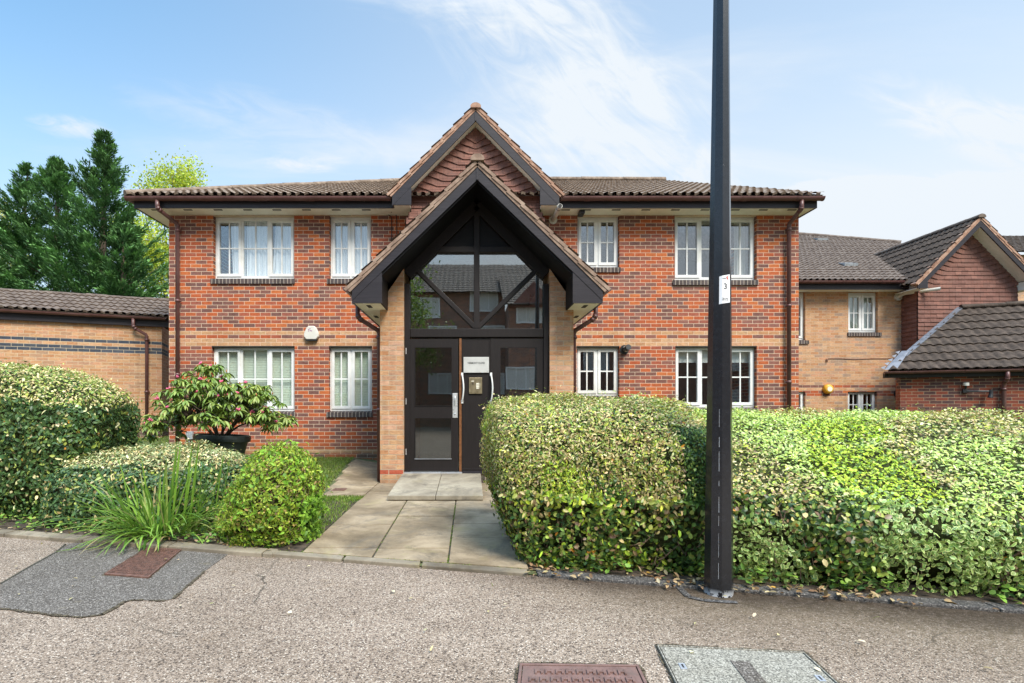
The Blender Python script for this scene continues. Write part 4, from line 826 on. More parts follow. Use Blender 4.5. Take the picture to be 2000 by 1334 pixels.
#SPLIT3
# ================================================================== GROUND
def struct(o): o['kind'] = 'structure'; return o
def stuff(o): o['kind'] = 'stuff'; return o
def road_mat():
    t = NT('road_surface'); v = t.obj()
    vo = t.n('TexVoronoi'); t.set(vo.inputs['Vector'], t.mix(.03, v, t.n('TexNoise').outputs['Color'])); vo.inputs['Scale'].default_value = 150; vo.inputs['Randomness'].default_value = 1
    sp = t.n('SeparateColor'); t.set(sp.inputs[0], vo.outputs['Color'])
    c = t.ramp(sp.outputs[0], [(0,(.10,.072,.05)),(.14,(.275,.205,.15)),(.42,(.385,.295,.22)),(.74,(.49,.385,.295)),(.93,(.72,.61,.49))], 'CONSTANT')
    c = t.mix(t.rng(vo.outputs['Distance'], .50, .75, 0, .6), c, (.18, .14, .115))
    v2 = t.n('TexVoronoi'); t.set(v2.inputs['Vector'], v); v2.inputs['Scale'].default_value = 60; s2 = t.n('SeparateColor'); t.set(s2.inputs[0], v2.outputs['Color'])
    hole = t.math('MULTIPLY', t.math('GREATER_THAN', s2.outputs[1], .80), t.math('LESS_THAN', v2.outputs['Distance'], .42)); c = t.mix(t.math('MULTIPLY', hole, .8), c, (.07, .052, .042))
    c = t.mix(t.rng(t.noise(v, .8, 8, .7), .42, .66, 0, .55), c, t.mix(1, c, (.60, .56, .52), 'MULTIPLY')); c = t.mix(t.rng(t.noise(v, 3.7, 8, .75), .58, .72, 0, .5), c, t.mix(1, c, (.70, .58, .42), 'MULTIPLY'))
    # moss and dirt gather along the kerb line (distance from the line y = 3.915 - .237 x)
    sep = t.n('SeparateXYZ'); t.set(sep.inputs[0], v); d = t.math('SUBTRACT', t.math('SUBTRACT', 3.915, t.math('MULTIPLY', sep.outputs[0], .237)), sep.outputs[1])
    d = t.math('ADD', d, t.math('MULTIPLY', t.math('SUBTRACT', t.noise(v, 1.6, 4), .5), .7))
    side = t.rng(sep.outputs[0], .3, 1.6, 0, 1)
    near = t.math('MULTIPLY', t.rng(d, .25, 1.15, 1, 0), side)
    c = t.mix(t.math('MULTIPLY', near, t.rng(t.noise(v, 26, 6, .7), .40, .62, .35, .95)), c, (.135, .098, .055))
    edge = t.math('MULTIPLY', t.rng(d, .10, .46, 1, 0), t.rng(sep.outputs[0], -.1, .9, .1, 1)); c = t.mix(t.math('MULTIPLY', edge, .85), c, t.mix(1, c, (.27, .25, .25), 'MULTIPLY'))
    c = t.mix(t.rng(t.noise(t.map(v, (.25, 1.1, 1), (0, 0, R(-13))), 1.0, 6, .6), .40, .64, 0, .38), c, t.mix(1, c, (.60, .57, .55), 'MULTIPLY'))
    ck = t.n('TexVoronoi', feature='DISTANCE_TO_EDGE'); t.set(ck.inputs['Vector'], t.mix(.16, v, t.n('TexNoise').outputs['Color'])); ck.inputs['Scale'].default_value = .55
    t.set(ck.inputs['Vector'], t.n('VectorMath', operation='ADD').outputs[0]); va = t.t.nodes[-1]
    nz_ = t.n('TexNoise'); t.set(nz_.inputs['Vector'], v); nz_.inputs['Scale'].default_value = 3.0; nz_.inputs['Detail'].default_value = 6; t.set(va.inputs[0], v); t.set(va.inputs[1], t.mix(1, nz_.outputs['Color'], (.35, .35, .35), 'MULTIPLY'))
    c = t.mix(t.math('MULTIPLY', t.rng(ck.outputs['Distance'], .0, .006, 1, 0), t.rng(t.noise(v, .7, 3), .50, .56)), c, (.07, .055, .04))
    t.set(vo.inputs['Vector'], v)
    h = t.math('SUBTRACT', 1.0, vo.outputs['Distance'])
    return t.pbr(c, .9, 0, t.bump(h, .9, .006), .25)
M['road_surface'] = road_mat()
def asphalt(name, stops, sc, fleck, bumpd=.004):
    t = NT(name); v = t.obj(); vo = t.n('TexVoronoi'); t.set(vo.inputs['Vector'], v); vo.inputs['Scale'].default_value = sc; sp = t.n('SeparateColor'); t.set(sp.inputs[0], vo.outputs['Color'])
    c = t.ramp(sp.outputs[0], stops, 'CONSTANT'); c = t.mix(t.rng(t.noise(v, 1.3, 7, .7), .42, .68, 0, .5), c, t.mix(1, c, (.68, .64, .58), 'MULTIPLY'))
    c = t.mix(t.rng(t.noise(v, 5, 7, .75), .60, .72, 0, fleck), c, (.20, .16, .09))
    M[name] = t.pbr(c, .85, 0, t.bump(vo.outputs['Distance'], .6, bumpd), .3)
asphalt('patch_asphalt', [(0,(.07,.058,.047)),(.35,(.12,.102,.086)),(.65,(.17,.147,.125)),(.90,(.34,.30,.26))], 170, .75)
asphalt('patch_rim', [(0,(.05,.038,.025)),(.5,(.10,.075,.045)),(.8,(.16,.13,.08))], 160, .6)
asphalt('dark_asphalt', [(0,(.05,.047,.045)),(.35,(.085,.078,.074)),(.7,(.13,.12,.112)),(.93,(.24,.22,.20))], 130, .5)
asphalt('granite_lid', [(0,(.12,.11,.09)),(.25,(.235,.215,.175)),(.6,(.32,.295,.24)),(.85,(.43,.395,.33))], 170, .2, .0015)
def slab_mat(name, a, b_, moss=.5):
    t = NT(name); v = t.obj(); rp = t.n('NewGeometry').outputs['Random Per Island']
    c = t.ramp(t.noise(v, 1.5, 9, .68, .4), [(.30, tuple(k*.52 for k in a)), (.46, a), (.64, b_)])
    c = t.mix(t.rng(rp, 0, 1, 0, .45), c, t.mix(1, c, (.66, .64, .62), 'MULTIPLY'))
    c = t.mix(t.rng(t.noise(v, 40, 5, .75), .58, .75, 0, .35), c, tuple(k*.5 for k in a)); c = t.mix(t.rng(t.noise(v, 3.1, 8, .72), .56, .70, 0, moss), c, (.30, .25, .12))
    c = t.mix(t.rng(t.noise(v, 2.2, 9, .75), .55, .66, 0, .65), c, (.075, .062, .048)); c = t.mix(t.rng(t.noise(v, 1.1, 8, .8, 1.5), .52, .60, 0, .45), c, (.12, .105, .085)); c = t.mix(t.rng(t.noise(v, 130, 3, .8), .62, .75, 0, .5), c, b_)
    M[name] = t.pbr(c, .85, 0, t.bump(t.noise(v, 110, 6, .75), .5, .004), .3)
slab_mat('path_slab', (.24,.18,.112), (.41,.32,.212), .7); slab_mat('ramp_slab', (.29,.245,.18), (.45,.39,.29), .3); slab_mat('kerb_concrete', (.19,.155,.11), (.33,.275,.20), .7)
simple('earth', (.06, .042, .028), .95, var=.4, scale=14, bump=.9); simple('lawn_soil', (.085, .10, .035), .95, var=.35, scale=12, bump=.8)
simple('joint_fill', (.045, .04, .025), .95, var=.3, scale=20)
# one ground sheet out to the horizon, finer near the house, following the lawn's rise
m = MB(); m.quad((-600,-600,-.30),(600,-600,-.30),(600,800,-.30),(-600,800,-.30)); struct(m.build('ground', M['lawn_soil']))
m = MB(); xs = np.linspace(-14, 18, 81); ts = np.concatenate([np.linspace(0, 8, 41), [12, 25]])
V = [(x, kerb_y(x)+t-.02, hgt(x, kerb_y(x)+t)-.006) for t in ts for x in xs]; n_ = len(xs)
F_ = [(j*n_+i, j*n_+i+1, (j+1)*n_+i+1, (j+1)*n_+i) for j in range(len(ts)-1) for i in range(n_-1)]; m.add(V, F_)
struct(m.build('garden_bed', M['lawn_soil'], smooth=True))
m = MB(); m.quad((-60, -40, 0), (60, -40, 0), (60, kerb_y(60), 0), (-60, kerb_y(-60), 0)); struct(m.build('road', M['road_surface']))
# darker patch repair, outline set out on the road
pp = [(-60,1184),(0,1188),(60,1195),(115,1202),(160,1205),(198,1200),(222,1188),(243,1174),(262,1171),(320,1173),(338,1169),(362,1148),(400,1115),(446,1082),(420,1079),(300,1064),(170,1057),(135,1062),(90,1087),(40,1115),(0,1143),(-60,1185)]
def flat(name, mat, pts, z, par=None, th=.004):
    P_ = [G(a, b, z) for a, b in pts]; q = MB()
    if sum(P_[i][0]*P_[(i+1) % len(P_)][1]-P_[(i+1) % len(P_)][0]*P_[i][1] for i in range(len(P_))) < 0: P_ = P_[::-1]
    q.prism_z(P_, z-th, z); return q.build(name, mat, par)
struct(flat('asphalt_patch', M['patch_asphalt'], pp[1:-1], .004, th=.003))
# thin tar seams
def rim(pts, z):
    q = MB(); P_ = [Vector((*G(a, b, z), z)) for a, b in pts]; rr_ = random.Random(3)
    for a, b in zip(P_, P_[1:]):
        n_ = max(1, int((b-a).length/.05)); d = (b-a).normalized(); s_ = Vector((-d.y, d.x, 0))
        for i in range(n_):
            if rr_.random() < .22: continue
            p = a+(b-a)*i/n_; e = a+(b-a)*(i+1.1)/n_; w0, w1 = rr_.uniform(.003, .016), rr_.uniform(.003, .016); q.add([p-s_*w0, e-s_*w1, e+s_*rr_.uniform(.003,.02), p+s_*w0], [(0,1,2,3)])
    return struct(q.build('patch_edge', M['patch_rim']))
rim(pp[1:13], .006)
for c_ in ([(1000,1420),(1015,1295),(1247,1298),(1306,1420)], [(202,1122),(286,1070),(357,1071),(291,1129),(203,1123)], [(1345,1388),(1282,1259),(1571,1273),(1702,1394)]): rim(c_, .0045)
def seam(name, pts, w, z, mat):
    q = MB(); P_ = [Vector((*G(a, b, z), z)) for a, b in pts]
    for a, b in zip(P_, P_[1:]):
        d = (b-a).normalized(); s = Vector((-d.y, d.x, 0))*w; q.add([a-s, b-s, b+s, a+s], [(0,1,2,3)])
    return struct(q.build(name, mat))
seam('tar_seam', [(1322,1140),(1330,1150),(1345,1165),(1375,1172),(1440,1176)], .022, .006, M['dark_asphalt'])
seam('road_joint', [(0,1140),(60,1105),(110,1078),(128,1062)], .008, .0065, M['joint_fill'])
# kerb edging: left of the path concrete, right of it dark and nearly flush
m = MB()
for a, b in ((-9, -1.62),):
    x = a
    while x < b-.05:
        e = min(x+.91, b); dy = .075; q0 = kerb_y(x); q1 = kerb_y(e); g = .006
        m.add([(x+g,q0-dy,-.05),(e-g,q1-dy,-.05),(e-g,q1+dy,-.05),(x+g,q0+dy,-.05),(x+g,q0-dy,.035),(e-g,q1-dy,.035),(e-g,q1+dy,.035),(x+g,q0+dy,.035)], [(0,3,2,1),(4,5,6,7),(0,1,5,4),(1,2,6,5),(2,3,7,6),(3,0,4,7)]); x = e
struct(m.build('kerb', M['kerb_concrete'], bevel=.008))
m = MB()
x = .50
while x < 9:
    e = x+.91; dy = .06; q0 = kerb_y(x)+.02; q1 = kerb_y(e)+.02; g = .005
    m.add([(x+g,q0-dy,-.05),(e-g,q1-dy,-.05),(e-g,q1+dy,-.05),(x+g,q0+dy,-.05),(x+g,q0-dy,.022),(e-g,q1-dy,.022),(e-g,q1+dy,.022),(x+g,q0+dy,.022)], [(0,3,2,1),(4,5,6,7),(0,1,5,4),(1,2,6,5),(2,3,7,6),(3,0,4,7)]); x = e
struct(m.build('kerb', M['dark_asphalt'], bevel=.008))
# soil under the shrubs along the kerb
m = MB()
for x0, x1, d1 in ((-9, -1.42, 2.2), (.42, 9, 2.6)):
    N_ = 16
    for i in range(N_):
        a = x0+(x1-x0)*i/N_; b = x0+(x1-x0)*(i+1)/N_
        m.add([(a, kerb_y(a)+.06, hgt(a, kerb_y(a)+.06)+.004), (b, kerb_y(b)+.06, hgt(b, kerb_y(b)+.06)+.004), (b, kerb_y(b)+d1, hgt(b, kerb_y(b)+d1)+.004), (a, kerb_y(a)+d1, hgt(a, kerb_y(a)+d1)+.004)], [(0,1,2,3)])
struct(m.build('soil', M['earth']))
# path of paving slabs
m = MB(); cols_ = [-1.405, -.785, -.165, .455, 1.08, 1.70]
def slab(m, x0, x1, ya, yb, g=.007, th=.05, side=False):
    # ya, yb: functions of x or numbers
    f = lambda q, x: q(x) if callable(q) else q
    c = [(x0+g, f(ya, x0)+g), (x1-g, f(ya, x1)+g), (x1-g, f(yb, x1)-g), (x0+g, f(yb, x0)-g)]; dz = random.uniform(-.003, .003)
    top = [(x, y, (max(hgt(x-.08, y), hgt(x, y)) if side else hgt(max(x, -1.2), y))+.014+dz) for x, y in c]; m.add([(x, y, z-th) for x, y, z in top]+top, [(0,3,2,1),(4,5,6,7),(0,1,5,4),(1,2,6,5),(2,3,7,6),(3,0,4,7)])
ky = lambda x: kerb_y(x)+.055
rows_ = {0: [4.42, 5.22, 6.44], 1: [4.42, 5.62, 6.44], 2: [4.75, 5.28, 6.44]}
for c_ in range(3):
    ys = [ky]+rows_[c_]
    for a, b in zip(ys, ys[1:]): slab(m, cols_[c_], cols_[c_+1], a, b)
for c_ in range(0, 5): slab(m, cols_[c_], cols_[c_+1], 6.44, 7.18); slab(m, cols_[c_], cols_[c_+1], 7.18, 7.97)
for a, b in ((-1.98, -1.405),):
    slab(m, a, b, 6.78, 7.4, side=True)
ys = [7.4, 8.05, 8.75, 9.4, 10.1]
for a, b in zip(ys, ys[1:]): slab(m, -2.02-.09*(a-7), -1.405, a, b, side=True)
m2 = MB(); m2.add([(x, y, hgt(max(x,-1.2), y)+.004) for x, y in ((-1.41, kerb_y(-1.41)+.05), (.46, kerb_y(.46)+.05), (.46, 6.4), (1.7, 6.4), (1.7, 8.0), (-1.41, 8.0))], [(0,1,2,3,4,5)]); struct(m2.build('path_base', M['joint_fill']))
struct(m.build('path', M['path_slab'], bevel=.004))
m = MB(); 
for x0, x1 in ((-1.72, -1.02), (-1.01, -.38), (-.37, .44)):
    slab(m, x0, x1, lambda x: kerb_y(x)-.055, lambda x: kerb_y(x)+.05, g=.004)
struct(m.build('kerb', M['kerb_concrete'], bevel=.006))
# sloping slab ramp at the door
rp_ = thing('door_ramp', 'pale concrete slab ramp in front of the dark entrance door', 'ramp', (-.42, 6.5, .05))
for x0, x1 in ((-1.03, -.425), (-.418, .178)):
    q = MB()
    for ya, yb in ((6.46, 7.22), (7.224, 7.93)):
        za = .125+.09*(ya-6.46)/1.47; zb2 = .125+.09*(yb-6.46)/1.47; d_ = .055
        q.add([(x0,ya,za-d_),(x1,ya,za-d_),(x1,yb,zb2-d_),(x0,yb,zb2-d_),(x0,ya,za),(x1,ya,za),(x1,yb,zb2),(x0,yb,zb2)], [(0,3,2,1),(4,5,6,7),(0,1,5,4),(1,2,6,5),(2,3,7,6),(3,0,4,7)])
    q.build('ramp_slab', M['ramp_slab'], rp_, bevel=.005)
q = MB(); q.add([(-.98,6.50,.02),(.13,6.50,.02),(.13,7.9,.02),(-.98,7.9,.02),(-.98,6.50,.058),(.13,6.50,.058),(.13,7.9,.155),(-.98,7.9,.155)], [(0,3,2,1),(4,5,6,7),(0,1,5,4),(1,2,6,5),(2,3,7,6),(3,0,4,7)]); q.build('ramp_bed', M['joint_fill'], rp_)
# iron covers
simple('rusty_iron', (.155, .078, .055), .75, .25, var=.3, scale=30, bump=.5, dirt=((.08, .055, .045), .7)); simple('brown_iron', (.20, .115, .095), .62, .25, var=.15, scale=12, bump=.3, dirt=((.13, .11, .09), .6))
def cover(name, label, c4, z, mat, pattern, frame=.03):
    P_ = [Vector((*G(a, b, z), z)) for a, b in c4]; c = sum(P_, Vector())/4; t_ = thing(name, label, 'drain cover', c)
    def at(u, v, h=0): p = (P_[0]*(1-u)+P_[1]*u)*(1-v)+(P_[3]*(1-u)+P_[2]*u)*v; return Vector((p.x, p.y, z+h))
    def tile(q, u0, u1, v0, v1, h0, h1): A = [at(u0,v0,h0),at(u1,v0,h0),at(u1,v1,h0),at(u0,v1,h0),at(u0,v0,h1),at(u1,v0,h1),at(u1,v1,h1),at(u0,v1,h1)]; q.add(A, [(0,3,2,1),(4,5,6,7),(0,1,5,4),(1,2,6,5),(2,3,7,6),(3,0,4,7)])
    q = MB(); tile(q, 0, 1, 0, frame, -.01, .004); tile(q, 0, 1, 1-frame, 1, -.01, .004); tile(q, 0, frame*.8, frame, 1-frame, -.01, .004); tile(q, 1-frame*.8, 1, frame, 1-frame, -.01, .004); q.build('frame', mat, t_, bevel=.002)
    q = MB(); tile(q, frame*.8+.008, 1-frame*.8-.008, frame+.008, 1-frame-.008, -.01, .000); pattern(q, tile); q.build('cover_plate', mat, t_)
    return t_, at, tile
def basket(q, tile):
    nu, nv_ = 9, 16
    for i in range(nu):
        for j in range(nv_):
            u = .05+.9*i/nu; v = .05+.9*j/nv_; a = .9/nu; b = .9/nv_
            if (i+j) % 2: tile(q, u+a*.1, u+a*.9, v+b*.15, v+b*.42, .0, .004); tile(q, u+a*.1, u+a*.9, v+b*.6, v+b*.87, .0, .004)
            else: tile(q, u+a*.12, u+a*.4, v+b*.1, v+b*.9, .0, .004); tile(q, u+a*.6, u+a*.88, v+b*.1, v+b*.9, .0, .004)
cover('drain_cover', 'rusty brown iron cover in the grey patch below the strappy plant', [(203,1121),(290,1128),(356,1072),(287,1070)], .012, M['rusty_iron'], basket, .035)
def bones(q, tile):
    nu, nv_ = 10, 6
    for i in range(nu):
        for j in range(nv_):
            u = .08+.84*(i+(.5 if j % 2 else 0))/nu; v = .08+.84*j/nv_; a = .84/nu; b = .84/nv_
            if u+a > .96: continue
            tile(q, u+a*.12, u+a*.30, v+b*.15, v+b*.75, 0, .008); tile(q, u+a*.70, u+a*.88, v+b*.15, v+b*.75, 0, .008); tile(q, u+a*.30, u+a*.70, v+b*.38, v+b*.55, 0, .008)
cover('access_cover', 'brown iron access cover with bone pattern at the bottom edge of the photo', [(1000,1420),(1305,1420),(1247,1299),(1015,1296)], .012, M['brown_iron'], bones, .03)
gt, at_, tile_ = cover('inspection_lid', 'grey speckled concrete inspection lid let into the road, bottom right', [(1345,1385),(1700,1392),(1570,1274),(1283,1260)], .014, M['granite_lid'], lambda q, t: None, .012)
q = MB(); tile_(q, .44, .56, .35, .75, .0005, .004); q.build('badge', M['patch_asphalt'], gt)
for u, v in ((.10, .62), (.92, .50)):
    q = MB(); tile_(q, u-.02, u+.02, v-.05, v+.05, .0005, .0035); pl = q.build('lifting_key_plate', M['aluminium'], gt)
    q = MB(); tile_(q, u-.006, u+.006, v-.03, v+.03, .0036, .0042); q.build('keyhole', M['vent_dark'], pl)
sdc = thing('small_drain_cover', 'small square rusty cover in the side path left of the porch', 'drain cover', (*G(663, 952, .1), .1))
X_, Y_ = G(663, 952, .095); zc = hgt(-1.2, Y_)+.016; MB().box(X_-.09, X_+.09, Y_-.10, Y_+.10, zc-.01, zc+.004).build('cover_plate', M['rusty_iron'], sdc, bevel=.002)
# ================================================================== LAMP POST
def post_mat():
    t = NT('post_paint'); v = t.obj(); c = t.mix(t.rng(t.noise(v, 30, 6, .7), .45, .7, 0, .5), (.013, .0135, .016), (.024, .026, .031))
    c = t.mix(t.rng(t.noise(t.map(v, (60, 60, 5)), 1, 4, .7), .72, .76, 0, .7), c, (.42, .42, .42))
    sep = t.n('SeparateXYZ'); t.set(sep.inputs[0], v); base = t.math('MULTIPLY', t.rng(sep.outputs[2], .005, .05, 1, 0), t.math('GREATER_THAN', t.noise(v, 22, 5, .7), .46)); c = t.mix(base, c, (.50, .51, .53))
    M['post_paint'] = t.pbr(c, .22, 0, t.bump(t.noise(v, 50, 4), .15, .002), .6)
post_mat()
PX, PY = 1.672, 3.43
lp = thing('lamp_post', 'tall black octagonal steel lamp post with a white number sticker', 'lamp post', (PX, PY, 0))
def oct_ring(z, r, c): return [(c[0]+r*math.cos(R(22.5+45*k+9)), c[1]+r*math.sin(R(22.5+45*k+9)), z) for k in range(8)]
def pr_(z): return .092 - .0108*z
def pc(z): return (PX+.0045*z, PY)
q = MB(); q.loft([oct_ring(z, pr_(z), pc(z)) for z in (-.1, .02, .6, 1.2, 2, 2.8, 3.6, 4.4, 5.2)]); q.build('post', M['post_paint'], lp)
DRIP = True
q = MB(); c = pc(5.2); q.tube([(c[0], c[1], 5.19), (c[0], c[1], 5.32)], .05, 12); q.build('collar', M['post_paint'], lp)
q = MB(); q.lathe((c[0], c[1], 5.32), [(0, 0), (.12, .0), (.20, .16), (.22, .34), (.06, .44), (0, .45)], 16); q.build('lantern', M['post_paint'], lp)
q = MB(); P_ = []
# sticker wraps two faces of the shaft
stk = thing('post_sticker', 'white paper sticker with a black number 3 on the lamp post', 'sticker', (PX, PY, 1.95), 0)
zt, zb = 2.12, 1.935
def ringpt(z, a): 
    r = pr_(z)*math.cos(R(22.5)); best = None
    k = round((a-9-0)/45); fa = 9+45*k; rr = r/math.cos(R(a-fa))+.0012; c = pc(z); return (c[0]+rr*math.cos(R(a)), c[1]+rr*math.sin(R(a)), z)
q = MB(); aa = [240, 248, 256, 263, 270, 276.5, 284, 292, 300]
for a, b in zip(aa, aa[1:]): q.quad(ringpt(zb-.012*(300-a)/60, a), ringpt(zb-.012*(300-b)/60, b), ringpt(zt-.014*(300-b)/60, b), ringpt(zt-.014*(300-a)/60, a))
q.build('sheet', M['paper'], stk)
q = MB()
z = .12
while z < 1.12:
    e = z+random.uniform(.03, .16); w_ = random.uniform(.35, .9); a0 = 243+random.uniform(-.3, .3); q.quad(ringpt(z, a0), ringpt(z, a0+w_*1.6), ringpt(e, a0+w_*1.3), ringpt(e, a0+.1)); z = e+random.uniform(.005, .07)
q.build('paint_drip', M['paper'], lp)
def face_text(s, size, a, z, mat, name, w=1.0):
    k = round((a-9)/45); fa = 9+45*k; p = ringpt(z, a); n_ = Vector((math.cos(R(fa)), math.sin(R(fa)), 0)); p = Vector(p)+n_*.0008
    text_mesh(stk, s, size, p, (R(90), 0, R(fa+90)), mat, name, .0004, wscale=w)
face_text('3', .054, 273, 2.038, 'ink', 'number'); face_text('enfield', .0095, 266, 2.093, 'ink', 'lettering'); face_text('Light Faulty?', .0095, 272, 1.962, 'ink', 'lettering', .85); face_text('0800 032 6788', .0085, 272, 1.950, 'ink', 'lettering', .8)
q = MB()
for a, z, r in ((283, 2.098, .0055), (287, 2.090, .0045), (285, 2.106, .0035)):
    p = Vector(ringpt(z, a)); n_ = Vector((math.cos(R(279+0)), math.sin(R(279)), 0)); s_ = Vector((-n_.y, n_.x, 0)); p = p + n_*.0010
    q.add([p+s_*r*math.cos(t)+Vector((0,0,1))*r*1.4*math.sin(t) for t in np.linspace(0, 2*math.pi, 9)[:-1]], [tuple(range(8))])
q.build('logo', M['logo_red'], stk)
#SPLIT4
# ================================================================== PLANTING
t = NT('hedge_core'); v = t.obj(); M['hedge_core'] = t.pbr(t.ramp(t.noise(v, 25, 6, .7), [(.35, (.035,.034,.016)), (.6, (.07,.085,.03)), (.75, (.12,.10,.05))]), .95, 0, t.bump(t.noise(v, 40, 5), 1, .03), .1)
def grow(label, cat, name, loc, rings, n, colf, size=(.036, .022), dens=None, core=.90, out=.03, mat='hedge_leaf', twigs=0, group=None, tilt=.55, lean=.25, lumpy=1.0):
    t_ = thing(name, label, cat, loc, group=group)
    hull = MB(); hull.loft(rings)
    cen = [np.mean(np.array(g), axis=0) for g in rings]; cr = []
    ce = np.mean(np.array(cen), axis=0)
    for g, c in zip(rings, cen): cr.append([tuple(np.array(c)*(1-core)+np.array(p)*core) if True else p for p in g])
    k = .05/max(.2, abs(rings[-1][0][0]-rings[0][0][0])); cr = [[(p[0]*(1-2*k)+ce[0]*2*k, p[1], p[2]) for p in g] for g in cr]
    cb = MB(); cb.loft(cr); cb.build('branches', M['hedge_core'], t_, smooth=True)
    P, N_ = sample(hull, int(n*1.6))
    # normals point outward
    flip = np.sum((P-ce)*N_, axis=1) < 0
    cx_ = np.array([c for c in cen]); near = cx_[np.argmin(np.abs(P[:, None, 0]-cx_[None, :, 0]), axis=1)]
    flip = np.sum((P-near)*N_, axis=1) < 0; N_[flip] *= -1
    keep = (N_[:, 2] > -.75)
    keep &= RNG.random(len(P)) < np.where(vnoise(P, 11., 31)+.3*vnoise(P, 27., 5) < .36, .45, 1.0)
    if dens is not None: keep &= RNG.random(len(P)) < dens(P)
    P, N_ = P[keep][:n], N_[keep][:n]; m_ = len(P)
    lump = (vnoise(P, 3.1, 2)-.5)*.09 + (vnoise(P, 8.3, 5)-.5)*.05 + (vnoise(P, 19., 8)-.5)*.025
    P = P + N_*(RNG.uniform(-.06, out, (m_, 1)) + lump[:, None]*lumpy + np.where(RNG.random(m_) < .022, RNG.uniform(.02, .085, m_), 0)[:, None])
    U_ = unit(m_); T_ = U_ - N_*np.sum(U_*N_, axis=1, keepdims=True); T_ /= np.linalg.norm(T_, axis=1, keepdims=True)
    D = T_ + N_*(lean+RNG.normal(0, .35, (m_, 1))) + np.array([0, 0, .15]); Nn = N_ + unit(m_)*tilt
    col, edge, ls, ws = colf(P, N_)
    leaves('foliage', P, D, Nn, size[0]*ls*RNG.uniform(.5, 1.5, m_), size[1]*ws*RNG.uniform(.5, 1.5, m_), col, edge, mat, t_)
    if twigs:
        q = MB(); P2, N2 = sample(hull, twigs*6); z_ = P2[:, 2]; ok = (z_ < .72) & (z_ > .05) & (N2[:, 2] > -.6); P2, N2 = P2[ok][:twigs], N2[ok][:twigs]
        for p, nn_ in zip(P2, N2):
            a = Vector(p)-Vector((0, 0, 0)); w_ = Vector(random_dir())*.5; i_ = Vector((ce[0]-p[0], ce[1]-p[1], 0)).normalized()
            b = a + i_*.10 + Vector((random.uniform(-.09,.09), 0, random.uniform(-.16,-.02))); c = a + i_*.02 + Vector((random.uniform(-.05,.05), 0, random.uniform(.02,.12)))
            q.tube([b, (a+b)/2+Vector((random.uniform(-.02,.02),)*3), a, c], [.0045,.0035,.003,.0015], 4, False)
        tw = q.build('twigs', M['twig'], t_); tw['kind'] = 'stuff'
    return t_
def random_dir(): v = np.random.default_rng(random.randint(0, 10**6)).normal(size=3); return tuple(v/np.linalg.norm(v))
TAN, CREAM, OLIVE, MID, DEEP, YEL, ORG = (.50,.405,.195), (.62,.56,.32), (.28,.335,.075), (.12,.205,.04), (.035,.08,.022), (.46,.50,.07), (.55,.25,.04)
LIME, PALE, BROWN = (.38,.52,.05), (.50,.58,.30), (.22,.145,.085)
def blend_cols(P, lists, keys):
    """lists: {key: (cols, weights)}; keys: array of names per leaf"""
    out = np.zeros((len(P), 3))
    for k in set(keys):
        m_ = keys == k; out[m_] = pal(lists[k][0], lists[k][1], m_.sum())
    return out
def h_prof(prof, f, top=1.0, inset=0.0):      # prof (d, z) -> scaled section
    return [(d, z) for d, z in prof]
def ring_h(x, prof, s, topf=1.0, push=0.0, base_in=0.0, sgn=1):
    d0 = min(p[0] for p in prof); d1 = max(p[0] for p in prof); dm = (d0+d1)/2; g = []
    for d, z in prof:
        dd_ = dm + (d-dm)*s + push; zz_ = z*topf; xx = x + sgn*base_in*max(0, 1-z/.7); g.append((xx, kerb_y(xx)+dd_, zz_+hgt(0, 5)*0))
    return g
def spline(prof, k=4):
    out = []
    for i in range(len(prof)-1):
        for j in range(k): t_ = j/k; out.append((prof[i][0]*(1-t_)+prof[i+1][0]*t_, prof[i][1]*(1-t_)+prof[i+1][1]*t_))
    out.append(prof[-1]); return out
# right hedge beside the path
pf1 = [(.22,.0),(.12,.25),(.04,.55),(.03,.88),(.09,1.06),(.24,1.19),(.55,1.275),(1.0,1.30),(1.4,1.24),(1.58,1.05),(1.62,.5),(1.58,.0)]
rg = []
for x, s, tf in ((.17,.62,.86),(.19,.80,.95),(.23,.92,.985),(.32,.98,1.0),(.5,1,1),(.8,1,1.02),(1.1,1,1.015),(1.35,1,1.0),(1.55,1,.98),(1.70,.98,.97),(1.78,.9,.95)):
    rg.append(ring_h(x, pf1, s, tf, 0, .26*(1-min(1, max(0, x-.17)/.5)) if x < .67 else 0, 1))
def col1(P, N_):
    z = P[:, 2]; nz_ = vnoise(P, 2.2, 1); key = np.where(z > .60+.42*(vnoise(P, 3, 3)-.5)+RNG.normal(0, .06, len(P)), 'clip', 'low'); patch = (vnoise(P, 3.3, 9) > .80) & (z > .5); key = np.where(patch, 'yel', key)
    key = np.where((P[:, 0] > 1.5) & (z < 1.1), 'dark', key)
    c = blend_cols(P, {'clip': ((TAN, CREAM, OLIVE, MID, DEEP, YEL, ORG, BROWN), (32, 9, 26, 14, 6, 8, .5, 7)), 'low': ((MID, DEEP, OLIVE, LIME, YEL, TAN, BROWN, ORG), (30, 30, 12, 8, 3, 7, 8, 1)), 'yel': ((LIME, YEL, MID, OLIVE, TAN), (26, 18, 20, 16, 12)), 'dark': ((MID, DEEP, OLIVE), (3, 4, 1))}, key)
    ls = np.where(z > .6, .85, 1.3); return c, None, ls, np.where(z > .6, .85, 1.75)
def den1(P): z = P[:, 2]; x = P[:, 0]; return np.clip(np.where(z > .56, 1.0, np.where((x > .55) & (z > .16), .13, .30) + .5*(vnoise(P, 5, 4) > .55)) + np.where(z < .2, .2, 0) + np.where(x < .35, .5, 0), .2, 1)
grow('clipped evergreen hedge with tan and green leaves between the path and lamp post', 'hedge', 'hedge', (.9, 4.4, 0), rg, 84000, col1, (.029, .0135), den1, twigs=320)
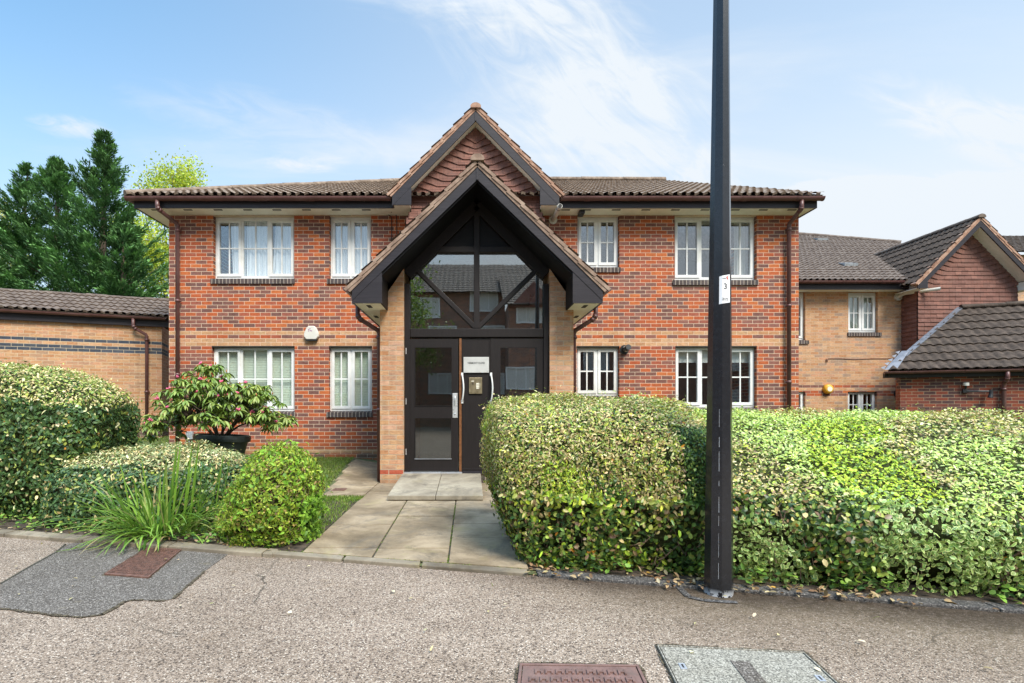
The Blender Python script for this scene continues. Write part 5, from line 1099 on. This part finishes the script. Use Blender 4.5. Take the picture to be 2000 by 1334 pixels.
# long right hedge
pf2 = [(.20,.0),(.10,.2),(.07,.42),(.16,.60),(.45,.76),(.85,.92),(1.3,1.06),(1.75,1.16),(2.1,1.19),(2.35,1.10),(2.45,.6),(2.42,.0)]
rg = []
for x, s, tf in ((1.72,.84,.96),(1.78,.94,.99),(1.92,.98,1.0),(2.2,1,1),(2.6,1,1.01),(3.0,1,1),(3.5,1,.995),(4.2,1,1.0),(5.2,1,1.0),(6.4,1,1),(6.8,.8,.9)):
    rg.append(ring_h(x, pf2, s, tf, .0))
def patchf(P, cx, cy, rx, ry): return ((P[:, 0]-cx)/rx)**2 + ((P[:, 1]-cy)/ry)**2 + (vnoise(P, 4, 7)-.5)*.9 < 1
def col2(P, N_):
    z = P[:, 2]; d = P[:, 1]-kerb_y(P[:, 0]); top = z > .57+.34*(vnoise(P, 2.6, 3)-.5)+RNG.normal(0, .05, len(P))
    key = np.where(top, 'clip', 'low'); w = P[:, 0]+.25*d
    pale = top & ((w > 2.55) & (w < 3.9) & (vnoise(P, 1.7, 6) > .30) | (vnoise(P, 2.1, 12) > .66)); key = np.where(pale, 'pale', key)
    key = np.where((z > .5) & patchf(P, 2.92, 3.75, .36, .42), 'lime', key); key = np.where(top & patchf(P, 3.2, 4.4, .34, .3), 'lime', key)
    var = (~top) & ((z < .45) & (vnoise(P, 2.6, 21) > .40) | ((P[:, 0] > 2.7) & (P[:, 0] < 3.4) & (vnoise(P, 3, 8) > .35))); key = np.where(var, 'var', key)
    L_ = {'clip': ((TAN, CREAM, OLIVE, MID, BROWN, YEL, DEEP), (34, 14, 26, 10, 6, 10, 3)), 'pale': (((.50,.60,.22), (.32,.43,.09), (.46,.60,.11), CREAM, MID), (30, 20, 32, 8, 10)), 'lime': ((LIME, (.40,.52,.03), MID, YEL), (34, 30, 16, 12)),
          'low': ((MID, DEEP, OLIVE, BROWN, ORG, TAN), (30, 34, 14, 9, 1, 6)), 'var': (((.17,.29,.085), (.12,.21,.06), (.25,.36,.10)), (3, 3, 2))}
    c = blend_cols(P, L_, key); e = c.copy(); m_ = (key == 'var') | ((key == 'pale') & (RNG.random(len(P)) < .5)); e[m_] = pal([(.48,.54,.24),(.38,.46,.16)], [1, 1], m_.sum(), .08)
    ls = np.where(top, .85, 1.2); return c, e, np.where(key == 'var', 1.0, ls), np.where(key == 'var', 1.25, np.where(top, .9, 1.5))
def den2(P): z = P[:, 2]; return np.where(P[:, 0] > 4.6, .35, 1.0)*np.clip(np.where(z > .58, 1.0, .34 + .6*(vnoise(P, 4, 14) > .5)) , .25, 1)
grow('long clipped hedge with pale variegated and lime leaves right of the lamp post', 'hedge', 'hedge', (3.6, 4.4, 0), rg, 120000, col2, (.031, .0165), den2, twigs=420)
# left high hedge
def prof_l(h): return [(.05,.0),(-.02,.35),(-.05,.8),(-.02,h*.80),(.10,h*.925),(.32,h*.99),(.65,h),(1.0,h*.97),(1.2,h*.85),(1.25,.6),(1.2,.0)]
rg = []
for x, s, h in ((-7.8,1,1.74),(-6.6,1,1.74),(-6.0,1,1.73),(-5.6,1,1.72),(-5.2,1,1.69),(-4.85,1,1.64),(-4.6,.98,1.58),(-4.38,.93,1.50),(-4.22,.80,1.40),(-4.14,.58,1.26)):
    g = []; pr2 = prof_l(h); 
    for d, z in pr2: dm = .65; g.append((x-.22*max(0, 1-z/.8)*(1 if x > -5 else 0), 5.42+.06*(x+4)*-1+dm+(d-dm)*s, z+.03))
    rg.append(g)
def col3(P, N_):
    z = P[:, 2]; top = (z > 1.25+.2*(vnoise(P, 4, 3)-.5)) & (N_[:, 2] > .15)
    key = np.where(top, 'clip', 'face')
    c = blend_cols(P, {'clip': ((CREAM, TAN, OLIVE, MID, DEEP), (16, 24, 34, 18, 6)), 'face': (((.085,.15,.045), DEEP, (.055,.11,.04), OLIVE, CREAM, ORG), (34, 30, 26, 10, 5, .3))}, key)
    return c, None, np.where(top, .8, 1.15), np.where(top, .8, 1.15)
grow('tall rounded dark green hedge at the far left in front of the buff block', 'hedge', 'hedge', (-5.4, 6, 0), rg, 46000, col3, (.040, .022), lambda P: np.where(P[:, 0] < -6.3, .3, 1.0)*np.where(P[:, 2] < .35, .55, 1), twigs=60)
# low hedge behind the strappy plant
pfl = [(.05,.0),(.0,.25),(.02,.45),(.12,.62),(.35,.73),(.75,.80),(1.1,.79),(1.28,.68),(1.34,.3),(1.3,.0)]; rg = []
for x, s, tf in ((-4.42,.45,.75),(-4.36,.7,.88),(-4.15,.9,.96),(-3.7,1,1),(-3.3,1,1.02),(-2.95,1,1.0),(-2.72,.93,.95),(-2.58,.75,.86),(-2.50,.45,.7)):
    rg.append([(x, 5.02+.67+(d-.67)*s, z*tf*.93+.02) for d, z in pfl])
def col4(P, N_):
    top = (P[:, 2] > .62+.1*(vnoise(P, 5, 3)-.5)); key = np.where(top, 'clip', 'face')
    c = blend_cols(P, {'clip': ((TAN, CREAM, (.27,.30,.14), (.15,.20,.08), BROWN), (20, 13, 34, 24, 6)), 'face': (((.085,.145,.06), DEEP, (.06,.115,.055), OLIVE, TAN), (34, 26, 26, 10, 8))}, key)
    return c, None, np.where(top, .9, 1.2), np.where(top, .85, 1.15)
grow('low mounded grey-green hedge in front of the black plant pot', 'hedge', 'hedge', (-3.4, 5.7, 0), rg, 26000, col4, (.036, .019), None, twigs=40)
# yellow-green bush by the path
rg = []
for x, s, h in ((-2.24,.25,.22),(-2.14,.40,.34),(-2.05,.58,.52),(-1.97,.78,.68),(-1.88,.90,.77),(-1.77,.96,.82),(-1.67,.94,.82),(-1.58,.84,.77),(-1.51,.66,.66),(-1.465,.42,.5)):
    rg.append([(x+.02*math.sin(a*3), 4.76+.36*s*math.cos(a), max(.0, .03+h*.5+h*.5*math.copysign(abs(math.sin(a))**.8, math.sin(a)))) for a in np.linspace(0, 2*math.pi, 15)[:-1]])
def col5(P, N_):
    key = np.where((P[:, 2] < .42) & (vnoise(P, 5, 2)+.55*(P[:, 0]+1.9) > .55+P[:, 2]*.5) | (RNG.random(len(P)) < .12), 'low', 'top'); c = blend_cols(P, {'top': (((.30,.40,.045), (.22,.30,.045), (.42,.46,.09), BROWN, (.34,.24,.09), (.12,.17,.035)), (30, 24, 16, 7, 7, 14)), 'low': (((.20,.36,.045), (.26,.44,.06), (.09,.17,.035)), (3, 3, 2))}, key)
    return c, None, np.where(key == 'low', 1.5, .95), np.where(key == 'low', 1.7, .95)
grow('small rounded yellow-green bush at the left edge of the path', 'bush', 'bush', (-1.9, 4.8, 0), rg, 17000, col5, (.031, .015), None, core=.80, out=.08, mat='soft_leaf', twigs=260, tilt=.95, lumpy=1.9)
# strappy plant
sp_ = thing('strappy_plant', 'clump of long arching green strap leaves spilling over the kerb', 'plant', (-2.95, 4.80, .03))
q = MB(); cc_ = []
def strap(q, base, az, L_, lift, w, droop, seg=9):
    p = Vector(base); d = Vector((math.cos(az)*math.cos(lift), math.sin(az)*math.cos(lift), math.sin(lift))); s = Vector((-math.sin(az), math.cos(az), 0)); V = []
    for i in range(seg+1):
        t_ = i/seg; ww = w*(.55+.9*t_)*(1-t_**3.2)+.0012; up = Vector((0,0,1)); fold = up*ww*.28
        V += [p-s*ww/2+fold, p, p+s*ww/2+fold]; d = (d+Vector((0,0,-droop*(.3+t_)))).normalized(); p = p+d*L_/seg
        if p.z < .02: p.z = .02
    q.add(V, [f for i in range(seg) for f in ((3*i, 3*i+1, 3*i+4, 3*i+3), (3*i+1, 3*i+2, 3*i+5, 3*i+4))])
def strap_mat(name, a, b_):
    t = NT(name); rp = t.n('NewGeometry').outputs['Random Per Island']; c = t.ramp(rp, [(0, a), (.45, b_), (.82, tuple(k*1.25 for k in b_)), (.95, (.42,.34,.16))])
    v = t.obj(); c = t.mix(t.rng(t.noise(t.map(v, (90, 90, 4)), 1, 3), .4, .7, 0, .4), c, t.mix(1, c, (.6, .66, .5), 'MULTIPLY'))
    p = t.n('BsdfPrincipled'); t.set(p.inputs['Base Color'], c); p.inputs['Roughness'].default_value = .42; tl = t.n('BsdfTranslucent'); t.set(tl.inputs[0], c); mx = t.n('MixShader'); mx.inputs[0].default_value = .3
    t.set(mx.inputs[1], p.outputs[0]); t.set(mx.inputs[2], tl.outputs[0]); t.t.links.new(mx.outputs[0], t.out.inputs[0]); M[name] = t.m
strap_mat('strap_leaf', (.07,.17,.025), (.22,.37,.05)); strap_mat('grass_blade', (.08,.15,.02), (.16,.24,.035))
for i in range(210):
    az = random.uniform(0, 2*math.pi); r0 = random.uniform(0, .25); strap(q, (-2.95+r0*math.cos(az)*1.6, 4.84+r0*math.sin(az)*.6, .03), az+random.uniform(-.3,.3), random.uniform(.40, .82), R(random.uniform(30, 84)), random.uniform(.011, .023), random.uniform(.05, .27))
for i in range(26):
    az = random.uniform(-2.9, -.3); strap(q, (-2.95+random.uniform(-.2,.2), 4.72, .03), az, random.uniform(.38, .62), R(random.uniform(15, 45)), random.uniform(.014, .024), random.uniform(.10, .25))
for i in range(22): strap(q, (-2.86+random.uniform(-.30,.42), 4.95+random.uniform(-.08,.08), .05), random.uniform(-.6, .9), random.uniform(.70, .92), R(random.uniform(72, 86)), random.uniform(.022, .034), random.uniform(.0, .035))
q.build('leaf_blades', M['strap_leaf'], sp_, smooth=True, recalc=False)
# ground cover, grass, litter
def scatter(name, label_kind, n, xr, dr, cols, w, size, up=.9, mat='hedge_leaf', h=(.0, .05), dens=None, kerbrel=True, parent=None):
    x = RNG.uniform(*xr, n); d = RNG.uniform(*dr, n)
    y = kerb_y(x)+d if kerbrel else d; P = np.stack([x, y, np.zeros(n)], 1)
    if dens is not None: k = RNG.random(n) < dens(P); P = P[k]
    n = len(P); P[:, 2] = [hgt(a, b)+.008 for a, b in P[:, :2]] + RNG.uniform(*h, n)
    U_ = unit(n); U_[:, 2] = np.abs(U_[:, 2])*up*.4; Nn = np.array([[0, 0, 1.0]]) + unit(n)*.45
    o = leaves(name, P, U_, Nn, size[0]*RNG.uniform(.6, 1.3, n), size[1]*RNG.uniform(.6, 1.3, n), pal(cols, w, n), None, mat, parent); o['kind'] = 'stuff'; return o
IVY = ((.09,.17,.03), (.16,.27,.045), (.045,.095,.03), (.24,.33,.07))
scatter('ground_cover', '', 5200, (-9, -1.48), (.06, .95), IVY, (3, 3, 3, 1), (.042, .038), dens=lambda P: np.where(vnoise(P, 3, 3) > .42, .95, .3)*np.where(P[:, 0] < -5.5, .3, 1), h=(0, .09))
scatter('ivy_leaves', '', 900, (.45, 4.2), (.02, .32), IVY, (3, 2, 4, 1), (.045, .042), dens=lambda P: (vnoise(P, 4, 8) > .5)*.9+.06, h=(0, .12))
scatter('fallen_leaves', '', 620, (.45, 4.6), (-.10, .16), ((.30,.20,.11), (.40,.31,.19), (.19,.11,.06), (.44,.24,.05)), (4, 3, 3, .6), (.045, .024), dens=lambda P: (vnoise(P, 3, 15) > .40)*.8+.1, h=(0, .015))
scatter('fallen_leaves', '', 60, (-7, 4.5), (-1.6, -.08), ((.45,.36,.2), (.55,.48,.34), (.30,.30,.10)), (4, 3, 1), (.035, .018), h=(-.012, .0))
scatter('fallen_leaves', '', 330, (-7, -1.5), (.0, .5), ((.34,.23,.13), (.48,.38,.24), (.20,.12,.07)), (4, 3, 3), (.045, .022), h=(.01, .03))
def grass(n, xr, yr, dens, name='grass', hh=(.025, .055), cols=((.10,.17,.025), (.15,.23,.035), (.22,.28,.06), (.30,.27,.12))):
    x = RNG.uniform(*xr, n); y = RNG.uniform(*yr, n); P = np.stack([x, y, np.zeros(n)], 1); P = P[RNG.random(n) < dens(P)]; n = len(P)
    P[:, 2] = [hgt(a, b)-.004 for a, b in P[:, :2]]; D = np.array([[0, 0, 1.0]])+unit(n)*.55; D[:, 2] = np.abs(D[:, 2])
    o = leaves(name, P, D, unit(n), RNG.uniform(*hh, n), RNG.uniform(.004, .008, n), pal(cols, (5, 5, 2, 1), n), None, 'soft_leaf', None, fold=0, droop=.25); o['kind'] = 'stuff'; return o
inpath = lambda P: ~((P[:, 0] > -1.42) | ((P[:, 0] > -2.03-.09*(P[:, 1]-7)) & (P[:, 1] > 6.76)))
grass(30000, (-3.2, -1.36), (4.9, 10.45), lambda P: inpath(P)*1.0); grass(22000, (-6.4, -3.0), (7.0, 12.6), lambda P: (P[:, 1] < 10.45) | (P[:, 0] < -6.2))
grass(9000, (-9.0, -5.6), (9.5, 12.8), lambda P: np.ones(len(P)))
def joint_moss(n):
    pts = []
    for xj, ya, yb, w in ((-.165, 3.98, 6.4, 5), (-.785, 4.1, 6.4, 1.5), (-1.39, 4.3, 6.7, 2.5)):
        for _ in range(int(n*w/9)): pts.append((xj+random.gauss(0, .008), random.uniform(ya, yb)))
    for _ in range(n//3): x = random.uniform(-1.6, .45); pts.append((x, kerb_y(x)+.052+random.gauss(0, .006)))
    P = np.array([(x, y, hgt(max(x, -1.2), y)+.006) for x, y in pts]); P = P[vnoise(P, 6, 4) > .45]; k = len(P)
    o = leaves('moss', P, unit(k)*[1, 1, .3]+[0, 0, .5], unit(k)+[0, 0, 1], RNG.uniform(.006, .018, k), RNG.uniform(.004, .010, k), pal(((.16,.22,.04), (.10,.13,.03), (.22,.20,.08)), (3, 2, 1), k), None, 'soft_leaf'); o['kind'] = 'stuff'
joint_moss(1500)
grass(900, (-1.9, -1.38), (6.5, 6.8), lambda P: np.ones(len(P))*.8, 'grass_edging')
q = MB()
# ================================================================== RHODODENDRON IN ITS POT
ptx, pty = -3.86, 7.95
pt_ = thing('plant_pot', 'large round black plastic pot on the lawn, tilting slightly', 'plant pot', (ptx, pty, .24))
tm = Matrix.Rotation(R(3.0), 3, 'Y') @ Matrix.Rotation(R(-2), 3, 'X')
q = MB(); q.lathe((ptx, pty, .26), [(0, 0), (.26, 0), (.29, .05), (.365, .44), (.372, .44), (.375, .455), (.405, .46), (.41, .50), (.405, .545), (.385, .555), (.36, .55), (.35, .50), (.345, .46), (0, .465)], 40, tm); q.build('pot', M['pot_plastic'], pt_, smooth=False, bevel=.003)
q = MB(); q.lathe((ptx, pty, .26), [(0, .50), (.18, .495), (.347, .475)], 24, tm); q.build('compost', M['soil'], pt_, smooth=True)
rh = thing('rhododendron', 'spreading rhododendron with pink buds growing in the black pot', 'shrub', (ptx, pty, .74))
tips = []; q = MB(); rr = random.Random(5)
def crown_r(az): return 1.06+.12*math.sin(3*az+1)
for i in range(250):
    az = rr.uniform(0, 2*math.pi); el = math.asin(rr.uniform(.02, 1)**.9); rad = rr.uniform(.55, 1.02) if el > .3 else rr.uniform(.70, 1.05)
    x = ptx-.0+1.06*rad*math.cos(el)*math.cos(az); y = pty+.72*rad*math.cos(el)*math.sin(az); z = .98+.86*rad*math.sin(el)*(1-.10*math.cos(az)); 
    if math.cos(az) > .8 and el < .6: z -= .10*rr.random()
    if math.cos(az) < -.7 and el < .5: z -= rr.uniform(0, .22)
    tips.append(Vector((x, y, z)))
tips += [Vector((ptx-.98+rr.uniform(-.1,.1), pty-.1+rr.uniform(-.15,.15), rr.uniform(.78, 1.15))) for _ in range(7)] + [Vector((ptx+1.02+rr.uniform(-.08,.06), pty+rr.uniform(-.1,.1), rr.uniform(.98,1.12))) for _ in range(4)]
mains = []
for i in range(11):
    az = 2*math.pi*i/11+rr.uniform(-.2, .2); r0 = rr.uniform(.3, .5); b0 = Vector((ptx+.05*math.cos(az), pty+.04*math.sin(az), .73)); b1 = b0+Vector((.12*math.cos(az), .08*math.sin(az), .14)); b2 = Vector((ptx+r0*math.cos(az)*1.1, pty+r0*.7*math.sin(az), rr.uniform(.98, 1.15)))
    q.tube([b0, b1, (b1+b2)/2+Vector((0,0,.02)), b2], [.024, .020, .015, .012], 6); mains.append(b2)
for tp in tips:
    b = min(mains, key=lambda m_: (m_-tp).length); mid = (b+tp)/2+Vector((rr.uniform(-.04,.04), rr.uniform(-.04,.04), rr.uniform(-.05,.0))); q.tube([b, mid, tp], [.009, .007, .004], 5, False)
q.build('branches', M['bark'], rh, smooth=True)
P_, D_, N__, L__, W__, C__ = [], [], [], [], [], []
for tp in tips:
    n_ = rr.randint(9, 14)
    for k in range(n_):
        a = 2*math.pi*(k+rr.random()*.6)/n_; dn = rr.uniform(-1.15, .10); d = Vector((math.cos(a), math.sin(a), dn)).normalized(); P_.append(tp+Vector((0,0,rr.uniform(-.02,.01)))); D_.append(d); N__.append(Vector((-d.x*.2+rr.uniform(-.2,.2), -d.y*.2+rr.uniform(-.2,.2), 1))); L__.append(rr.uniform(.11, .165)); W__.append(rr.uniform(.034, .050))
        g_ = rr.uniform(.75, 1.3); C__.append((.14*g_, .215*g_, .045*g_) if rr.random() < .6 else (.24*g_, .29*g_, .075*g_))
leaves('foliage', np.array(P_), np.array(D_), np.array(N__), np.array(L__), np.array(W__), np.array(C__), None, 'hedge_leaf', rh, fold=.25, droop=.16)
simple('pink_petal', (.62,.10,.20), .5, var=.25, scale=40); simple('bud_orange', (.42,.17,.06), .6, var=.2, scale=40)
bi = 0
for i, tp in enumerate(sorted(tips, key=lambda v: v.y)):
    if rr.random() > .38: continue
    pk = rr.random() < .62; q = MB(); n_ = rr.randint(6, 9) if pk else 1
    for k in range(n_):
        a = rr.uniform(0, 2*math.pi); e = rr.uniform(.2, 1.5); d = Vector((math.cos(a)*math.cos(e), math.sin(a)*math.cos(e), math.sin(e))); c0 = tp+Vector((0,0,.01)); s = rr.uniform(.020, .034) if pk else .03
        if not pk: d = Vector((rr.uniform(-.2,.2), rr.uniform(-.2,.2), 1)).normalized()
        q.tube([c0, c0+d*s*.5, c0+d*s*1.1, c0+d*s*1.5], [.004, .009 if pk else .011, .013 if pk else .010, .004], 6)
    q.build('blossom' if pk else 'bud', M['pink_petal' if pk else 'bud_orange'], rh, smooth=True)
# ================================================================== TREES
def conifer(loc, H, Rr, n, label, seed, lean_x=0):
    rg_ = np.random.default_rng(seed); t_ = thing('conifer', label, 'tree', loc, group='dark conifers behind the low block'); o = Vector(loc)
    q = MB(); q.tube([o+Vector((lean_x*s*s, 0, H*s)) for s in (0, .3, .6, .85, .98)], [.28, .22, .13, .06, .015], 8); q.build('trunk', M['bark'], t_, smooth=True)
    P, D, Nn, Ls, Ws, Cs = [], [], [], [], [], []; bq = MB()
    for i in range(n):
        s = rg_.random()**.85*.97+.02; az = rg_.uniform(0, 2*math.pi); L_ = Rr*1.12*((1-s)**.88)*rg_.uniform(.45, 1.38)+.12; up = .25+.95*s+rg_.normal(0, .15)
        b = np.array([loc[0]+lean_x*s*s, loc[1], loc[2]+H*s]); d = np.array([math.cos(az), math.sin(az), up]); d /= np.linalg.norm(d); m_ = int(50+230*L_/Rr)
        tt = rg_.uniform(.25, 1, m_)**.75; sag = np.array([0, 0, -1.])*(.10*L_)*(np.sin(tt*math.pi))[:, None]
        lat = np.cross(d, [0, 0, 1]); lat /= np.linalg.norm(lat); side = rg_.normal(0, .15*L_, m_)*(1.02-tt)
        p = b + d*(L_*tt)[:, None] + sag + lat*side[:, None] + rg_.normal(0, .05, (m_, 3))*[1, 1, .7]; P.append(p)
        D.append(d*1.0 + lat*(np.sign(side)*.55)[:, None] + rg_.normal(0, .28, (m_, 3)) + np.array([0, 0, .12])); Nn.append(np.array([0, 0, 1.])+rg_.normal(0, .45, (m_, 3)))
        Ls.append(rg_.uniform(.12, .32, m_)*(.70+.35*(1-s))); Ws.append(rg_.uniform(.03, .065, m_)); g_ = rg_.uniform(.6, 1.35); base = np.array([.058, .125, .052])*g_
        Cs.append(base*(1+ (tt**4)[:, None]*np.array([1.5, 1.25, .7])*rg_.uniform(.2, 1.1, (m_, 1))) * rg_.uniform(.75, 1.25, (m_, 1)))
        if i % 4 == 0: bq.tube([b, b+d*L_*.5+np.array([0,0,-.08*L_]), b+d*L_*.85], [.045*(1-s)+.01, .025*(1-s)+.006, .005], 4, False)
    bq.build('branches', M['bark'], t_)
    P, D, Nn, Ls, Ws, Cs = [np.concatenate(a) for a in (P, D, Nn, Ls, Ws, Cs)]; leaves('crown', P, D, Nn, Ls, Ws, Cs, Cs*1.15, 'needle_leaf', t_, fold=.1, droop=.10, wide=.30)
def gz_(y): return hgt(-8, min(y, 12))
conifer((-15.1, 21, .4), 12.0, 3.7, 300, 'tallest dark conifer with a ragged spire, nearest the brick flats', 1, .2)
conifer((-17.7, 22, .4), 11.4, 3.5, 250, 'dark conifer with a narrow tip, middle of the group behind the low block', 2)
conifer((-20.3, 23, .4), 11.7, 3.6, 250, 'dark conifer leaning left, leftmost tip of the group', 3, .5)
conifer((-13.5, 20, .4), 7.9, 2.5, 190, 'shorter dark conifer just left of the brick flats corner', 4)
conifer((-19.4, 19.6, .4), 8.4, 3.2, 200, 'low spreading dark conifer at the left edge of the photo', 5)
def broadleaf(loc, H, Rr, n, label, seed, cols, w, name='broadleaf_tree', lsz=.16, trunk_h=.30, clump=.55, group=None, sq=1.0):
    rg_ = np.random.default_rng(seed); t_ = thing(name, label, 'tree', loc, group=group); o = np.array(loc, float); q = MB(); th = H*trunk_h
    q.tube([o, o+[.05, 0, th*.5], o+[0, .05, th], o+[.1, 0, H*.75]], [.24, .19, .15, .04], 8, True); cen = o+[0, 0, H*(.5+trunk_h/2)]; ends = []
    for i in range(26):
        az = rg_.uniform(0, 2*math.pi); el = rg_.uniform(-.25, 1.45); r = rg_.uniform(.7, 1.0); e = cen+np.array([Rr*math.cos(el)*math.cos(az)*r, Rr*math.cos(el)*math.sin(az)*r, (H-cen[2]+o[2])*math.sin(el)*r*sq])
        s = o+[0, 0, th*rg_.uniform(.75, 1.4)]; m_ = (s+e)/2+[0, 0, -.2]; q.tube([s, m_, e], [.075, .04, .012], 5, False); ends.append((m_, e))
        for k in range(5):
            f = rg_.uniform(.45, 1); a = m_+(e-m_)*f; b = a+rg_.normal(0, .22*Rr, 3); q.tube([a, b], [.014, .004], 4, False); ends.append((a, b))
    q.build('trunk', M['bark'], t_, smooth=True); k = rg_.integers(0, len(ends), n); f = rg_.uniform(.35, 1.08, n)[:, None]; A = np.array([e[0] for e in ends])[k]; B = np.array([e[1] for e in ends])[k]
    P = A+(B-A)*f+rg_.normal(0, clump*.5, (n, 3)); c = pal(cols, w, n, .15)*(.75+.5*vnoise(P, .9, seed))[:, None]
    leaves('crown', P, unit(n), unit(n), lsz*rg_.uniform(.6, 1.3, n), lsz*.62*rg_.uniform(.6, 1.3, n), c, None, 'soft_leaf', t_)
YG_ = ((.40,.46,.05), (.30,.38,.05), (.48,.50,.10), (.20,.27,.04))
broadleaf((-16.0, 29, .4), 15.4, 3.4, 30000, 'yellow-green tree in fresh leaf between conifers and brick flats', 21, YG_, (4, 4, 3, 1), lsz=.135, trunk_h=.16, clump=.62)
broadleaf((-27.6, 29, .4), 13.6, 3.2, 12000, 'sparse pale yellow-green tree behind the conifers at left edge', 22, ((.42,.44,.12), (.34,.36,.10), (.45,.42,.20)), (3, 3, 2), lsz=.13, trunk_h=.25, clump=.55)
# ================================================================== ACROSS THE ROAD (seen mirrored in the door and window panes)
op = thing('opposite_building', 'three storey dark brick flats with tiled roofs across the road, mirrored in glass', 'building', (3, -15, 0))
m = MB(); m.box(-30, 2.19, -24, -15, -.2, 8.2); m.box(2.2, 32, -22, -12.6, -.2, 7.0); m.build('wall', M['far_brick'], op)
m = MB(); tile_slope(m, (0, -14.6, 8.1), (1,0,0), Vector((0,-1,.62)), [(-30.4,0),(4.8,0),(4.8,5.6),(-30.4,5.6)], wave=.3, gauge=.35, res=4); tile_slope(m, (0, -12.2, 6.9), (1,0,0), Vector((0,-1,.62)), [(1.9,0),(32.4,0),(32.4,5.2),(1.9,5.2)], wave=.3, gauge=.35, res=4); m.build('roof', M['grey_roof_tile'], op)
m = MB(); m.prism_y([(2.3,6.8),(4.9,6.8),(3.6,8.2)], -13, -12.3); m.build('gable', M['hung_tile_far'], op)
for x, z, y in ((.9,7.0,-14.99),(3.5,5.9,-12.59),(-2.6,6.6,-14.99),(7.4,5.6,-12.59),(2.9,2.2,-12.59),(-5.2,4.9,-14.99),(-1.6,4.9,-14.99),(1.3,4.9,-14.99),(5.3,3.6,-12.59),(8.4,3.6,-12.59),(-5.2,2.0,-14.99),(-1.6,2.0,-14.99),(1.3,2.0,-14.99),(5.3,1.1,-12.59),(8.4,1.1,-12.59),(12.5,3.6,-12.59),(17,3.6,-12.59),(12.5,1.1,-12.59),(17,1.1,-12.59),(-9,2.0,-14.99),(-13,2.0,-14.99),(-17,2.0,-14.99)):
    q = MB(); w_ = .85
    for a, b, c, d in ((-w_, w_, 0, .08), (-w_, w_, 1.17, 1.25), (-w_, -w_+.08, .08, 1.17), (w_-.08, w_, .08, 1.17), (-.31, -.25, .08, 1.17), (.25, .31, .08, 1.17)): q.box(x+a, x+b, y, y+.06, z+c, z+d)
    wf = q.build('window', M['upvc'], op); MB().box(x-w_+.08, x+w_-.08, y+.005, y+.02, z+.08, z+1.17).build('pane', M['plain_curtain'], wf)
broadleaf((-3.9, -8.6, 0), 8.2, 2.7, 12000, 'leafy green tree across the road, mirrored in the porch glass', 31, ((.16,.22,.06), (.10,.16,.04), (.22,.28,.09)), (3, 3, 2), lsz=.15, trunk_h=.2, clump=.5)
